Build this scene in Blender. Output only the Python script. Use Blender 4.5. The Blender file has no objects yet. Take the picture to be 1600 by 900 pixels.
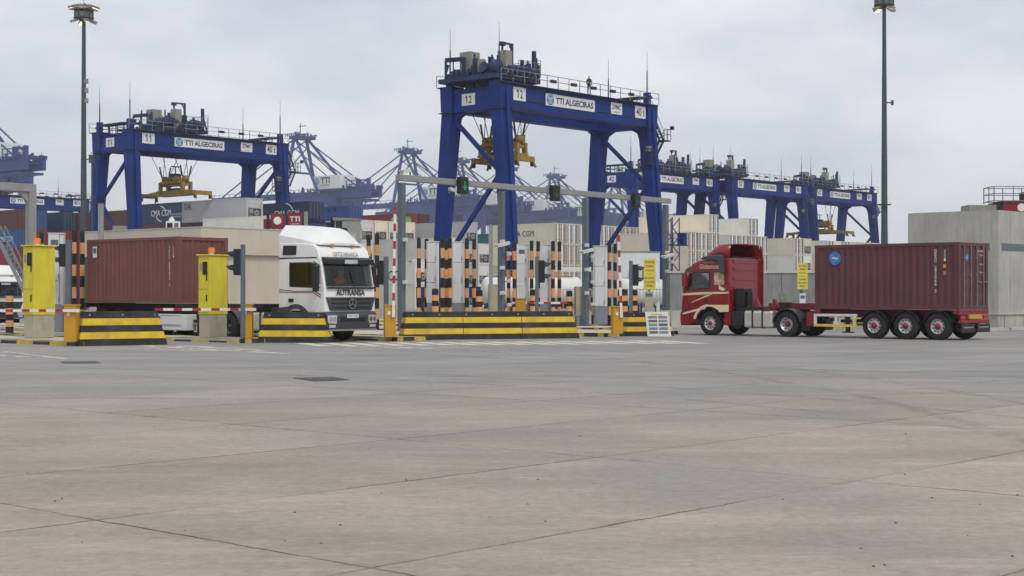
import bpy, bmesh, math, random
from mathutils import Vector, Matrix
random.seed(7)
SC = bpy.context.scene
COL = SC.collection
R = math.radians
PI = math.pi
CAMH, F, HY = 1.7, 2400.0, 460.0       # eye height in metres, focal length and horizon in photo pixels

def G(x, y, z=0.0):
    """the ground point (at height z) seen at photo pixel x, y"""
    Z = (CAMH - z) * F / (y - HY)
    return Vector(((x - 800) * Z / F, Z, z))
def P(x, Z, z=0.0):
    return Vector(((x - 800) * Z / F, Z, z))
def PR(r, q, z=0.0):
    """lane coordinates: r along the lanes, q across them"""
    return Vector((r * .766 - q * .643, -r * .643 - q * .766, z))

# ------------------------------------------------------------------ materials
MATS = {}
def mat(name, col, rough=.6, metal=0.0, var=.12, scale=2.0, dirt=0.0, dirtcol=(.10, .085, .07), spec=.4, bump=0.0, emit=0, objcol=False, streak=False, coat=0):
    m = bpy.data.materials.new(name); m.use_nodes = True
    nt = m.node_tree; N = nt.nodes; L = nt.links
    b = N['Principled BSDF']
    b.inputs['Roughness'].default_value = rough
    b.inputs['Metallic'].default_value = metal
    b.inputs['Specular IOR Level'].default_value = spec
    if coat: b.inputs['Coat Weight'].default_value = coat
    tc = N.new('ShaderNodeTexCoord')
    nz = N.new('ShaderNodeTexNoise'); nz.inputs['Scale'].default_value = scale; nz.inputs['Detail'].default_value = 6
    L.new(tc.outputs['Object'], nz.inputs['Vector'])
    ramp = N.new('ShaderNodeMapRange'); ramp.inputs['From Min'].default_value = .3; ramp.inputs['From Max'].default_value = .7
    ramp.inputs['To Min'].default_value = 1 - var; ramp.inputs['To Max'].default_value = 1 + var
    L.new(nz.outputs['Fac'], ramp.inputs['Value'])
    mul = N.new('ShaderNodeVectorMath'); mul.operation = 'SCALE'
    if objcol:
        oi = N.new('ShaderNodeObjectInfo'); L.new(oi.outputs['Color'], mul.inputs[0])
    else:
        mul.inputs[0].default_value = col
    L.new(ramp.outputs['Result'], mul.inputs['Scale'])
    out = mul.outputs['Vector']
    if dirt > 0:
        mp = N.new('ShaderNodeMapping'); mp.inputs['Scale'].default_value = (1, 1, .12) if streak else (1, 1, .6)
        L.new(tc.outputs['Object'], mp.inputs['Vector'])
        n2 = N.new('ShaderNodeTexNoise'); n2.inputs['Scale'].default_value = 5.0 if streak else 1.7; n2.inputs['Detail'].default_value = 8; n2.inputs['Roughness'].default_value = .68
        L.new(mp.outputs['Vector'], n2.inputs['Vector'])
        r2 = N.new('ShaderNodeMapRange'); r2.inputs['From Min'].default_value = .48; r2.inputs['From Max'].default_value = .78
        r2.inputs['To Max'].default_value = dirt
        L.new(n2.outputs['Fac'], r2.inputs['Value'])
        mx = N.new('ShaderNodeMix'); mx.data_type = 'RGBA'
        L.new(r2.outputs['Result'], mx.inputs['Factor']); L.new(out, mx.inputs['A']); mx.inputs['B'].default_value = (*dirtcol, 1)
        out = mx.outputs['Result']
    L.new(out, b.inputs['Base Color'])
    rr = N.new('ShaderNodeMapRange'); rr.inputs['To Min'].default_value = max(.03, rough - .1); rr.inputs['To Max'].default_value = min(1, rough + .12)
    L.new(nz.outputs['Fac'], rr.inputs['Value']); L.new(rr.outputs['Result'], b.inputs['Roughness'])
    if bump:
        n3 = N.new('ShaderNodeTexNoise'); n3.inputs['Scale'].default_value = scale * 6; n3.inputs['Detail'].default_value = 4
        L.new(tc.outputs['Object'], n3.inputs['Vector'])
        bp = N.new('ShaderNodeBump'); bp.inputs['Strength'].default_value = bump; bp.inputs['Distance'].default_value = .03
        L.new(n3.outputs['Fac'], bp.inputs['Height']); L.new(bp.outputs['Normal'], b.inputs['Normal'])
    if emit:
        b.inputs['Emission Color'].default_value = (*col, 1); b.inputs['Emission Strength'].default_value = emit
    MATS[name] = m
    return m

mat('crane_blue', (.005, .028, .175), .55, var=.28, scale=.5, dirt=.55, dirtcol=(.012, .022, .075), streak=True, spec=.2)
mat('crane_dark', (.012, .02, .06), .6, var=.3, scale=1.5)
mat('quay_blue', (.012, .040, .19), .55, var=.15, scale=.1)
mat('machine_dark', (.014, .03, .095), .6, var=.5, scale=1.2, dirt=.5, dirtcol=(.015, .02, .03))
mat('cabinet_grey', (.27, .26, .22), .7, var=.1, dirt=.35)
mat('sign_white', (.74, .75, .74), .5, var=.04, dirt=.12)
mat('letter_dark', (.02, .03, .06), .6, var=.05)
mat('letter_black', (.02, .02, .02), .6, var=.05)
mat('letter_white', (.75, .75, .73), .6, var=.08)
mat('letter_cream', (.8, .72, .5), .5, var=.08)
mat('logo_blue', (.03, .14, .32), .5, var=.05)
mat('spreader_yellow', (.30, .19, .035), .6, var=.25, scale=2, dirt=.7, dirtcol=(.07, .05, .03))
mat('rope', (.03, .03, .035), .6)
mat('galvanised', (.30, .33, .34), .5, .25, var=.12, scale=3, dirt=.2)
mat('mast_steel', (.055, .075, .085), .55, .2, var=.1, scale=.8, dirt=.2)
mat('gantry_grey', (.27, .275, .27), .65, var=.1, scale=1.5, dirt=.3)
mat('post_grey', (.12, .145, .17), .55, .1, var=.1, scale=2, dirt=.2)
mat('railing', (.24, .26, .28), .5, .3)
mat('black_plastic', (.012, .014, .016), .5, var=.2)
mat('rubber', (.018, .018, .019), .85, var=.3, scale=4, dirt=.4, dirtcol=(.07, .065, .06), bump=.1)
mat('barrier_black', (.022, .022, .025), .8, var=.25, scale=3, dirt=.6, dirtcol=(.10, .095, .085), bump=.25)
mat('barrier_yellow', (.70, .46, .02), .6, var=.12, scale=3, dirt=.6, dirtcol=(.20, .15, .05), bump=.2)
mat('kerb_yellow', (.50, .36, .04), .75, var=.2, scale=3, dirt=.6, dirtcol=(.16, .14, .10))
mat('kerb_black', (.03, .032, .035), .8, var=.3, scale=3, dirt=.5, dirtcol=(.14, .13, .12))
mat('pole_orange', (.74, .36, .14), .6, var=.12, scale=3, dirt=.35, dirtcol=(.2, .12, .07))
mat('pole_black', (.012, .012, .012), .6, var=.2, dirt=.2)
mat('cabinet_yellow', (.68, .57, .04), .5, var=.08, scale=2, dirt=.55, dirtcol=(.28, .24, .08), streak=True)
mat('cabinet_base', (.42, .39, .30), .8, var=.1, dirt=.4)
mat('boom_orange', (.56, .29, .02), .55, var=.1, scale=2, dirt=.4, dirtcol=(.25, .17, .06), streak=True)
mat('boom_white', (.75, .74, .70), .5, var=.05, dirt=.2)
mat('boom_red', (.35, .03, .03), .5, var=.1)
mat('kiosk_white', (.66, .67, .68), .5, var=.05, scale=1.5, dirt=.2, dirtcol=(.35, .33, .3), streak=True)
mat('kiosk_base', (.24, .25, .28), .7, var=.1, dirt=.3)
mat('beacon_orange', (.9, .22, .02), .3, var=.02)
mat('lens_green', (.02, .28, .13), .3, emit=.22); mat('arrow_dim', (.015, .09, .05), .4)
mat('lens_off', (.03, .03, .03), .25)
mat('island_top', (.48, .44, .36), .85, var=.15, scale=1.5, dirt=.4, dirtcol=(.2, .18, .15))
mat('sign_yellow', (.72, .60, .08), .55, var=.05, dirt=.15)
mat('truck_white', (.80, .80, .78), .3, var=.03, scale=1.5, dirt=.22, dirtcol=(.4, .38, .34), coat=.4)
mat('truck_red', (.23, .006, .012), .3, var=.08, scale=1.5, dirt=.12, dirtcol=(.12, .03, .03), coat=.4)
mat('truck_cream', (.74, .62, .40), .4, var=.05, dirt=.15)
mat('dark_grey_trim', (.05, .058, .066), .5, var=.1, dirt=.2, dirtcol=(.12, .12, .12))
mat('chassis_red', (.22, .02, .03), .6, var=.25, scale=2, dirt=.5, dirtcol=(.05, .03, .03))
mat('bright_red', (.21, .013, .02), .5, var=.1, dirt=.3)
mat('chassis_dark', (.02, .02, .022), .7, var=.3, dirt=.5, dirtcol=(.06, .055, .05))
mat('tank_alu', (.62, .60, .54), .35, .55, var=.08, scale=3, dirt=.35, dirtcol=(.25, .23, .2))
mat('rim_silver', (.55, .56, .57), .35, .5, var=.1, dirt=.4, dirtcol=(.15, .14, .13))
mat('rim_dark', (.10, .105, .11), .6, .2, var=.15, dirt=.4)
mat('hub_red', (.24, .02, .02), .5, var=.15, dirt=.3)
mat('glass', (.006, .009, .011), .05, var=.0, spec=.32)
mat('glass_light', (.25, .30, .30), .1, var=.0, spec=.8)
mat('lamp_clear', (.62, .65, .66), .12, .3, var=.1)
mat('lamp_red', (.35, .01, .01), .3)
mat('lamp_amber', (.75, .25, .02), .3)
mat('interior', (.16, .165, .16), .8); mat('interior_trim', (.05, .052, .055), .7); mat('seat_cloth', (.10, .11, .14), .9)
_m = bpy.data.materials.new('clear_glass'); _m.use_nodes = True; _n = _m.node_tree; _n.nodes.remove(_n.nodes['Principled BSDF'])
_t = _n.nodes.new('ShaderNodeBsdfTransparent'); _t.inputs[0].default_value = (.80, .85, .84, 1); _g = _n.nodes.new('ShaderNodeBsdfGlossy'); _g.inputs['Roughness'].default_value = .02; _g.inputs['Color'].default_value = (.9, .9, .9, 1)
_f = _n.nodes.new('ShaderNodeFresnel'); _f.inputs['IOR'].default_value = 1.45; _x = _n.nodes.new('ShaderNodeMixShader')
_n.links.new(_f.outputs[0], _x.inputs[0]); _n.links.new(_t.outputs[0], _x.inputs[1]); _n.links.new(_g.outputs[0], _x.inputs[2]); _n.links.new(_x.outputs[0], _n.nodes['Material Output'].inputs['Surface']); MATS['clear_glass'] = _m
mat('chrome', (.6, .6, .6), .2, .9, var=.02)
mat('skin', (.45, .26, .18), .6)
mat('cloth_dark', (.03, .03, .04), .9)
mat('cloth_vest', (.25, .08, .07), .9)
mat('container_paint', (0, 0, 0), .55, var=.14, scale=.9, dirt=.6, dirtcol=(.09, .065, .05), objcol=True, streak=True, bump=.08)
mat('reefer_paint', (0, 0, 0), .5, var=.05, scale=.6, dirt=.25, dirtcol=(.30, .25, .17), objcol=True, streak=True)
mat('lock_steel', (.22, .20, .18), .5, .3, var=.2, dirt=.5)
mat('unit_dark', (.02, .03, .045), .5, var=.3)
mat('render_wall', (.55, .49, .40), .85, var=.06, scale=.5, dirt=.22, dirtcol=(.26, .22, .17), streak=True, bump=.1)
mat('concrete_wall', (.42, .41, .37), .9, var=.14, scale=.7, dirt=.5, dirtcol=(.13, .125, .115), streak=True, bump=.3)
mat('concrete_dark', (.25, .26, .25), .9, var=.15, scale=.8, dirt=.75, dirtcol=(.08, .085, .085), streak=True, bump=.3)
mat('concrete_pale', (.50, .48, .42), .9, var=.1, scale=.7, dirt=.55, dirtcol=(.2, .19, .16), streak=True, bump=.2)
mat('window_band', (.11, .13, .15), .4, var=.1)
mat('tank_white', (.68, .68, .64), .4, var=.04, scale=1, dirt=.2, dirtcol=(.4, .36, .3))
mat('fence_grey', (.4, .41, .4), .5, .3)
mat('green_tarp', (.10, .32, .06), .7, var=.2)
mat('patch_dark', (.07, .072, .075), .85, var=.2)
mat('debris', (.04, .035, .03), .9)
mat('cctv_white', (.62, .62, .58), .4, var=.05, dirt=.15)
mat('art_cream', (.62, .5, .32), .5, var=.5, scale=9, dirt=.9, dirtcol=(.03, .02, .02))
M = MATS

def paint_mat(name, col, wear):
    """faded road paint: patches worn down to the paving"""
    m = mat(name, col, .8, var=.12, scale=2)
    nt = m.node_tree; N = nt.nodes; L = nt.links
    tc = N['Texture Coordinate']
    n = N.new('ShaderNodeTexNoise'); n.inputs['Scale'].default_value = 2.2; n.inputs['Detail'].default_value = 8; n.inputs['Roughness'].default_value = .75
    L.new(tc.outputs['Object'], n.inputs['Vector'])
    r = N.new('ShaderNodeMapRange'); r.inputs['From Min'].default_value = wear; r.inputs['From Max'].default_value = wear + .16
    L.new(n.outputs['Fac'], r.inputs['Value'])
    L.new(r.outputs['Result'], N['Principled BSDF'].inputs['Alpha'])
    return m
paint_mat('road_paint', (.62, .58, .49), .30)
paint_mat('road_paint_worn', (.60, .56, .47), .40)

# ------------------------------------------------------------------ mesh builder
class MB:
    def __init__(s): s.v = []; s.f = []; s.m = []; s.mats = []; s.sm = []; s.X = None
    def _mi(s, m):
        if m is None: return 0
        if m not in s.mats: s.mats.append(m)
        return s.mats.index(m)
    def add(s, vs, fs, m=None, smooth=False):
        o = len(s.v)
        for v in vs:
            v = Vector(v)
            if s.X is not None: v = s.X @ v
            s.v.append(v)
        k = s._mi(m)
        for f in fs: s.f.append([i + o for i in f]); s.m.append(k); s.sm.append(smooth)
        return s
    def box(s, x0, x1, y0, y1, z0, z1, m=None):
        vs = [(x0, y0, z0), (x1, y0, z0), (x1, y1, z0), (x0, y1, z0), (x0, y0, z1), (x1, y0, z1), (x1, y1, z1), (x0, y1, z1)]
        return s.add(vs, [(3, 2, 1, 0), (4, 5, 6, 7), (0, 1, 5, 4), (1, 2, 6, 5), (2, 3, 7, 6), (3, 0, 4, 7)], m)
    def frus(s, p0, w0, p1, w1, m=None):
        """upright tapered box from p0 with section w0=(wx,wy) to p1 with w1"""
        vs = []
        for p, w in ((p0, w0), (p1, w1)):
            for sx, sy in ((-1, -1), (1, -1), (1, 1), (-1, 1)):
                vs.append((p[0] + sx * w[0] / 2, p[1] + sy * w[1] / 2, p[2]))
        return s.add(vs, [(3, 2, 1, 0), (4, 5, 6, 7), (0, 1, 5, 4), (1, 2, 6, 5), (2, 3, 7, 6), (3, 0, 4, 7)], m)
    def bar(s, p0, p1, w, h=None, m=None):
        """square bar between two points"""
        h = h or w
        p0 = Vector(p0); p1 = Vector(p1); d = (p1 - p0)
        if d.length < 1e-6: return s
        d.normalize()
        up = Vector((0, 0, 1)) if abs(d.z) < .95 else Vector((0, 1, 0))
        a = d.cross(up).normalized() * w / 2; b = a.cross(d).normalized() * h / 2
        vs = [p + i * a + j * b for p in (p0, p1) for i, j in ((-1, -1), (1, -1), (1, 1), (-1, 1))]
        return s.add(vs, [(3, 2, 1, 0), (4, 5, 6, 7), (0, 1, 5, 4), (1, 2, 6, 5), (2, 3, 7, 6), (3, 0, 4, 7)], m)
    def tube(s, p0, p1, r0, r1=None, n=10, m=None, cap=True):
        r1 = r0 if r1 is None else r1
        p0 = Vector(p0); p1 = Vector(p1); d = (p1 - p0).normalized()
        up = Vector((0, 0, 1)) if abs(d.z) < .95 else Vector((1, 0, 0))
        a = d.cross(up).normalized(); b = a.cross(d).normalized()
        vs = []
        for p, r in ((p0, r0), (p1, r1)):
            for i in range(n):
                t = 2 * PI * i / n
                vs.append(p + r * (math.cos(t) * a + math.sin(t) * b))
        s.add(vs, [(i, (i + 1) % n, n + (i + 1) % n, n + i) for i in range(n)], m, True)
        if cap: s.add(vs, [tuple(range(n))[::-1], tuple(range(n, 2 * n))], m)
        return s
    def lathe(s, c, axis, prof, n=28, m=None):
        """prof: (distance along axis, radius)"""
        c = Vector(c); d = Vector(axis).normalized()
        up = Vector((0, 0, 1)) if abs(d.z) < .95 else Vector((1, 0, 0))
        a = d.cross(up).normalized(); b = a.cross(d).normalized()
        vs = []
        for t, r in prof:
            for i in range(n):
                q = 2 * PI * i / n
                vs.append(c + d * t + r * (math.cos(q) * a + math.sin(q) * b))
        fs = []
        for k in range(len(prof) - 1):
            for i in range(n):
                fs.append((k * n + i, k * n + (i + 1) % n, (k + 1) * n + (i + 1) % n, (k + 1) * n + i))
        return s.add(vs, fs, m, True)
    def prism(s, pts, axis, a0, a1, m=None):
        """pts: 2D outline; axis 'x': pts=(y,z), 'y': pts=(x,z), 'z': pts=(x,y)"""
        n = len(pts)
        def mk(p, a): return (a, p[0], p[1]) if axis == 'x' else (p[0], a, p[1]) if axis == 'y' else (p[0], p[1], a)
        vs = [mk(p, a0) for p in pts] + [mk(p, a1) for p in pts]
        return s.add(vs, [tuple(range(n)), tuple(range(n, 2 * n))[::-1]] + [(i, n + i, n + (i + 1) % n, (i + 1) % n) for i in range(n)], m)
    def rail(s, p0, p1, h=1.1, step=1.5, w=.04, m=None, rows=2):
        p0 = Vector(p0); p1 = Vector(p1); L = (p1 - p0).length; n = max(1, round(L / step)); U = Vector((0, 0, h))
        for i in range(n + 1):
            p = p0.lerp(p1, i / n); s.bar(p, p + U, w, m=m)
        for k in range(rows):
            q = U * (1 - k * .45); s.bar(p0 + q, p1 + q, w, m=m)
        return s
    def mesh(s, name):
        me = bpy.data.meshes.new(name)
        me.from_pydata([tuple(v) for v in s.v], [], s.f)
        for i, p in enumerate(me.polygons):
            p.material_index = s.m[i]; p.use_smooth = s.sm[i]
        bm = bmesh.new(); bm.from_mesh(me); bmesh.ops.recalc_face_normals(bm, faces=bm.faces); bm.to_mesh(me); bm.free()
        return me
    def build(s, name, mt=None, parent=None, bevel=0, loc=None, rz=0, color=None):
        me = s.mesh(name)
        ms = s.mats if s.mats else [mt]
        for q in ms: me.materials.append(M[q] if isinstance(q, str) else (q or M[mt]))
        o = bpy.data.objects.new(name, me); COL.objects.link(o)
        if parent: o.parent = parent
        if loc is not None: o.location = loc
        if rz: o.rotation_euler = (0, 0, rz)
        if color: o.color = color
        if bevel:
            b = o.modifiers.new('bevel', 'BEVEL'); b.width = bevel; b.segments = 3; b.limit_method = 'ANGLE'; b.angle_limit = R(35)
            for p in me.polygons: p.use_smooth = True
            b.harden_normals = True
        return o

def tag(o, label=None, cat=None, group=None, kind=None):
    if label: o['label'] = label
    if cat: o['category'] = cat
    if group: o['group'] = group
    if kind: o['kind'] = kind
    return o
def TH(name, label, cat, loc=(0, 0, 0), rz=0, group=None):
    o = bpy.data.objects.new(name, None); COL.objects.link(o); o.empty_display_size = .3
    o.location = loc; o.rotation_euler = (0, 0, rz)
    return tag(o, label, cat, group)
def copy_tree(o, parent=None):
    c = o.copy(); COL.objects.link(c)
    if parent: c.parent = parent
    for ch in list(o.children): copy_tree(ch, c)
    return c

FONT = {}
def number_text(st, w, h, mt, parent, loc, rz=0):
    """number lettering with a proper flagged 1 (the built-in font has a bare stroke)"""
    if '1' not in st: return text(st, w, h, mt, parent, loc, rz, bold=.02)
    n = len(st); cw = w / n; ca, sa = math.cos(rz), math.sin(rz)
    for i, c in enumerate(st):
        dx = (i - (n - 1) / 2) * cw; l_ = (loc[0] + dx * ca, loc[1] + dx * sa, loc[2])
        if c == ' ': continue
        if c == '1':
            b = MB(); t_ = h * .16
            b.prism([(-t_ * .1, -h / 2), (t_ * .9, -h / 2), (t_ * .9, h / 2), (t_ * .1, h / 2), (-t_ * 1.3, h * .34), (-t_ * 1.3, h * .18), (-t_ * .1, h * .29)], 'y', -.006, 0)
            o = b.build('lettering', mt, parent, loc=l_, rz=rz)
        else: text(c, cw * (.66 if c != 't' else .42), h * (1 if c != 't' else .85), mt, parent, l_, rz, bold=.025)
def text(s, w, h, mt, parent, loc, rz=0, name='lettering', lines=False, rx=PI / 2, shear=0, tilt=None, ext=.004, bold=0):
    key = (s, round(w, 3), round(h, 3), shear)
    if key not in FONT:
        cu = bpy.data.curves.new('t', 'FONT'); cu.body = s; cu.size = 1; cu.resolution_u = 2; cu.shear = shear; cu.offset = bold
        cu.align_x = 'CENTER'; cu.extrude = 0
        to = bpy.data.objects.new('t', cu); COL.objects.link(to)
        bpy.context.view_layer.update()
        me = bpy.data.meshes.new_from_object(to.evaluated_get(bpy.context.evaluated_depsgraph_get()))
        bpy.data.objects.remove(to); bpy.data.curves.remove(cu)
        xs = [v.co.x for v in me.vertices]; ys = [v.co.y for v in me.vertices]
        x0, x1, y0, y1 = min(xs), max(xs), min(ys), max(ys)
        for v in me.vertices:
            v.co.x = ((v.co.x - x0) / (x1 - x0) - .5) * w; v.co.y = ((v.co.y - y0) / (y1 - y0) - .5) * h; v.co.z = 0
        me.name = name
        FONT[key] = me
    me = FONT[key].copy(); me.materials.clear(); me.materials.append(M[mt])
    o = bpy.data.objects.new(name, me); COL.objects.link(o)
    o.parent = parent; o.location = loc; o.rotation_euler = tilt if tilt else (rx, 0, rz)
    return o

# ------------------------------------------------------------------ camera, world, sun
cam = bpy.data.cameras.new('camera'); co = bpy.data.objects.new('camera', cam); COL.objects.link(co)
cam.sensor_width = 36; cam.lens = 36 * F / 1600; cam.clip_end = 6000; cam.clip_start = .1
co.location = (0, 0, CAMH); co.rotation_euler = (R(90) + math.atan((HY - 450) / F), 0, 0)
SC.camera = co
w = bpy.data.worlds.new('World'); SC.world = w; w.use_nodes = True
nt = w.node_tree; N = nt.nodes; L = nt.links
bg = N['Background']; bg.inputs['Strength'].default_value = .1
sky = N.new('ShaderNodeTexSky'); sky.sky_type = 'NISHITA'; sky.sun_disc = False
SUN_EL, SUN_AZ = R(52), R(215)
sky.sun_elevation = SUN_EL; sky.sun_rotation = SUN_AZ
tc = N.new('ShaderNodeTexCoord')
mp = N.new('ShaderNodeMapping'); mp.inputs['Scale'].default_value = (1.0, 1.0, 2.4); L.new(tc.outputs['Generated'], mp.inputs['Vector'])
n1 = N.new('ShaderNodeTexNoise'); n1.inputs['Scale'].default_value = 4.2; n1.inputs['Detail'].default_value = 6; n1.inputs['Roughness'].default_value = .5
L.new(mp.outputs['Vector'], n1.inputs['Vector'])
cr = N.new('ShaderNodeValToRGB'); cr.color_ramp.elements[0].position = .38; cr.color_ramp.elements[1].position = .60
cr.color_ramp.elements[0].color = (6.6, 7.0, 7.7, 1); cr.color_ramp.elements[1].color = (9.4, 9.55, 9.9, 1)
L.new(n1.outputs['Fac'], cr.inputs['Fac'])
mx = N.new('ShaderNodeMix'); mx.data_type = 'RGBA'; mx.inputs['Factor'].default_value = .92
L.new(sky.outputs['Color'], mx.inputs['A']); L.new(cr.outputs['Color'], mx.inputs['B']); L.new(mx.outputs['Result'], bg.inputs['Color'])
sl = bpy.data.lights.new('sun', 'SUN'); sl.energy = 1.5; sl.angle = R(16); sl.color = (1, .96, .9)
so = bpy.data.objects.new('sun', sl); COL.objects.link(so)
# direction towards the sun (behind the camera, to its right)
sd = Vector((math.cos(SUN_EL) * .45, -math.cos(SUN_EL) * .89, math.sin(SUN_EL)))
so.rotation_euler = sd.to_track_quat('Z', 'Y').to_euler()
sky.sun_rotation = math.atan2(sd.x, sd.y)
SC.view_settings.view_transform = 'Standard'; SC.view_settings.look = 'None'; SC.view_settings.exposure = 0; SC.view_settings.gamma = 1
SC.render.engine = 'CYCLES'
SC.cycles.use_denoising = True
SC.cycles.max_bounces = 6; SC.cycles.diffuse_bounces = 2; SC.cycles.glossy_bounces = 3; SC.cycles.transmission_bounces = 3; SC.cycles.volume_bounces = 0; SC.cycles.transparent_max_bounces = 6

# ------------------------------------------------------------------ ground
def ground_mat():
    m = bpy.data.materials.new('paving'); m.use_nodes = True
    nt = m.node_tree; N = nt.nodes; L = nt.links; b = N['Principled BSDF']; b.inputs['Specular IOR Level'].default_value = .25
    tc = N.new('ShaderNodeTexCoord'); pos = tc.outputs['Object']
    def noise(scale, detail=6, rough=.55, vec=None, stretch=None, rot=0):
        v = vec or pos
        if stretch:
            mp = N.new('ShaderNodeMapping'); mp.inputs['Scale'].default_value = stretch; mp.inputs['Rotation'].default_value = (0, 0, rot); L.new(v, mp.inputs['Vector']); v = mp.outputs['Vector']
        n = N.new('ShaderNodeTexNoise'); n.inputs['Scale'].default_value = scale; n.inputs['Detail'].default_value = detail; n.inputs['Roughness'].default_value = rough
        L.new(v, n.inputs['Vector']); return n.outputs['Fac']
    def rng(v, a, b_, c=0, d=1):
        r = N.new('ShaderNodeMapRange'); r.inputs['From Min'].default_value = a; r.inputs['From Max'].default_value = b_
        r.inputs['To Min'].default_value = c; r.inputs['To Max'].default_value = d; L.new(v, r.inputs['Value']); return r.outputs['Result']
    def mixc(f, a, b_):
        x = N.new('ShaderNodeMix'); x.data_type = 'RGBA'
        L.new(f, x.inputs['Factor'])
        for q, k in ((a, 'A'), (b_, 'B')):
            if isinstance(q, tuple): x.inputs[k].default_value = (*q, 1)
            else: L.new(q, x.inputs[k])
        return x.outputs['Result']
    def mth(op, a, b_=None):
        x = N.new('ShaderNodeMath'); x.operation = op
        for i, q in enumerate((a, b_)):
            if q is None: continue
            if isinstance(q, (int, float)): x.inputs[i].default_value = q
            else: L.new(q, x.inputs[i])
        return x.outputs[0]
    sep = N.new('ShaderNodeSeparateXYZ'); L.new(pos, sep.inputs[0])
    X, Y = sep.outputs[0], sep.outputs[1]
    # slab coordinates (slabs lie at 48 degrees): d along, n across
    d = mth('ADD', mth('MULTIPLY', X, .669), mth('MULTIPLY', Y, .743))
    n_ = mth('SUBTRACT', mth('MULTIPLY', X, .743), mth('MULTIPLY', Y, .669))
    wob = mth('MULTIPLY', mth('SUBTRACT', noise(2.2, 6, .8), .5), .10)
    dw = mth('ADD', d, wob); nw = mth('ADD', n_, wob)
    base = mixc(rng(noise(.30, 7, .6), .34, .66), (.275, .245, .208), (.375, .325, .262))
    # curved tyre scuffs: thin dark arcs where lorries swing round
    def arc_mark(cx, cy, rad, wid, k):
        dx = mth('SUBTRACT', X, cx); dy = mth('SUBTRACT', Y, cy)
        dist = mth('SQRT', mth('ADD', mth('MULTIPLY', dx, dx), mth('MULTIPLY', dy, dy)))
        e = mth('ABSOLUTE', mth('SUBTRACT', mth('ADD', dist, mth('MULTIPLY', noise(.3, 2), .5)), rad + .25))
        return mth('MULTIPLY', rng(e, wid * .4, wid, 1, 0), rng(noise(.7, 6, .75), .42, .62, 0, k))
    marks = None
    for a_ in ((-22, 8, 30, .16, .55), (-22, 8, 31.9, .16, .5), (30, 60, 34, .18, .5), (30, 60, 36, .18, .5), (4, -30, 62, .2, .5), (4, -30, 64.1, .2, .45), (-4, 70, 45, .15, .4), (-60, 20, 66, .2, .5), (-60, 20, 68.1, .2, .45)):
        q = arc_mark(*a_); marks = q if marks is None else mth('MAXIMUM', marks, q)
    # per-slab tone
    cell = N.new('ShaderNodeTexWhiteNoise'); cell.noise_dimensions = '2D'
    cx = N.new('ShaderNodeCombineXYZ')
    L.new(mth('FLOOR', mth('DIVIDE', mth('SUBTRACT', d, 6.51), 6.0)), cx.inputs[0]); L.new(mth('FLOOR', mth('DIVIDE', mth('ADD', n_, 7.04), 3.03)), cx.inputs[1])
    L.new(cx.outputs[0], cell.inputs['Vector'])
    tone = rng(cell.outputs['Value'], 0, 1, .92, 1.06)
    # long pale and dark drifts, roughly along the tyre tracks
    pale = rng(noise(.8, 9, .72, stretch=(.30, 1.0, 1), rot=R(6)), .52, .68, 0, .8)
    base = mixc(pale, base, (.46, .385, .295))
    pale2 = rng(noise(2.2, 9, .78, stretch=(.5, 1.3, 1), rot=R(-12)), .54, .66, 0, .6)
    base = mixc(pale2, base, (.45, .38, .30))
    dark = rng(noise(.45, 9, .70, stretch=(.3, 1.2, 1), rot=R(-8)), .50, .72, 0, .5)
    base = mixc(dark, base, (.185, .172, .16))
    # tyre lanes: greyer, polished band in front of the gates
    far = rng(mth('ADD', Y, mth('MULTIPLY', noise(.12, 4), 16)), 24, 42, 0, .75)
    grey = mixc(rng(noise(.55, 7, .6, stretch=(.22, 1, 1)), .35, .65), (.215, .212, .215), (.285, .272, .26))
    base = mixc(far, base, grey)
    # blue-grey asphalt tint drift to the right
    blu = rng(noise(.10, 3), .48, .62, 0, .45)
    base = mixc(blu, base, (.215, .22, .23))
    sc = N.new('ShaderNodeVectorMath'); sc.operation = 'SCALE'; L.new(base, sc.inputs[0]); L.new(tone, sc.inputs['Scale']); base = sc.outputs[0]
    # speckle
    sp = rng(noise(9, 8, .85), .3, .7, .74, 1.26)
    sc = N.new('ShaderNodeVectorMath'); sc.operation = 'SCALE'; L.new(base, sc.inputs[0]); L.new(sp, sc.inputs['Scale']); base = sc.outputs[0]
    pock = rng(noise(5, 6, .8, stretch=(1, 1.6, 1)), .66, .72, 0, .6)
    base = mixc(pock, base, (.10, .09, .08))
    base = mixc(marks, base, (.09, .088, .088))
    oil = rng(noise(1.1, 4, .6), .70, .77, 0, .5)
    base = mixc(oil, base, (.08, .075, .07))
    # joints
    def joint(v, off, period, width):
        f = mth('FRACT', mth('ADD', mth('DIVIDE', mth('SUBTRACT', v, off), period), 100.5))
        dist = mth('MULTIPLY', mth('ABSOLUTE', mth('SUBTRACT', f, .5)), period)
        return rng(dist, width * .5, width, 1, 0)
    strong = rng(noise(.25, 3), .42, .56, .22, .95)
    jn = mth('MAXIMUM', joint(dw, 6.51, 6.0, .018), joint(nw, -7.04, 3.03, .017))
    jw = mth('MAXIMUM', joint(dw, 6.51, 6.0, .10), joint(nw, -7.04, 3.03, .09))
    base = mixc(mth('MULTIPLY', jw, rng(noise(2.5, 5, .7), .50, .7, 0, .45)), base, (.14, .13, .12))
    base = mixc(mth('MULTIPLY', jn, strong), base, (.035, .033, .03))
    L.new(base, b.inputs['Base Color'])
    L.new(rng(noise(.5, 5), .3, .7, .62, .88), b.inputs['Roughness'])
    bp = N.new('ShaderNodeBump'); bp.inputs['Strength'].default_value = .25; bp.inputs['Distance'].default_value = .02
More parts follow.
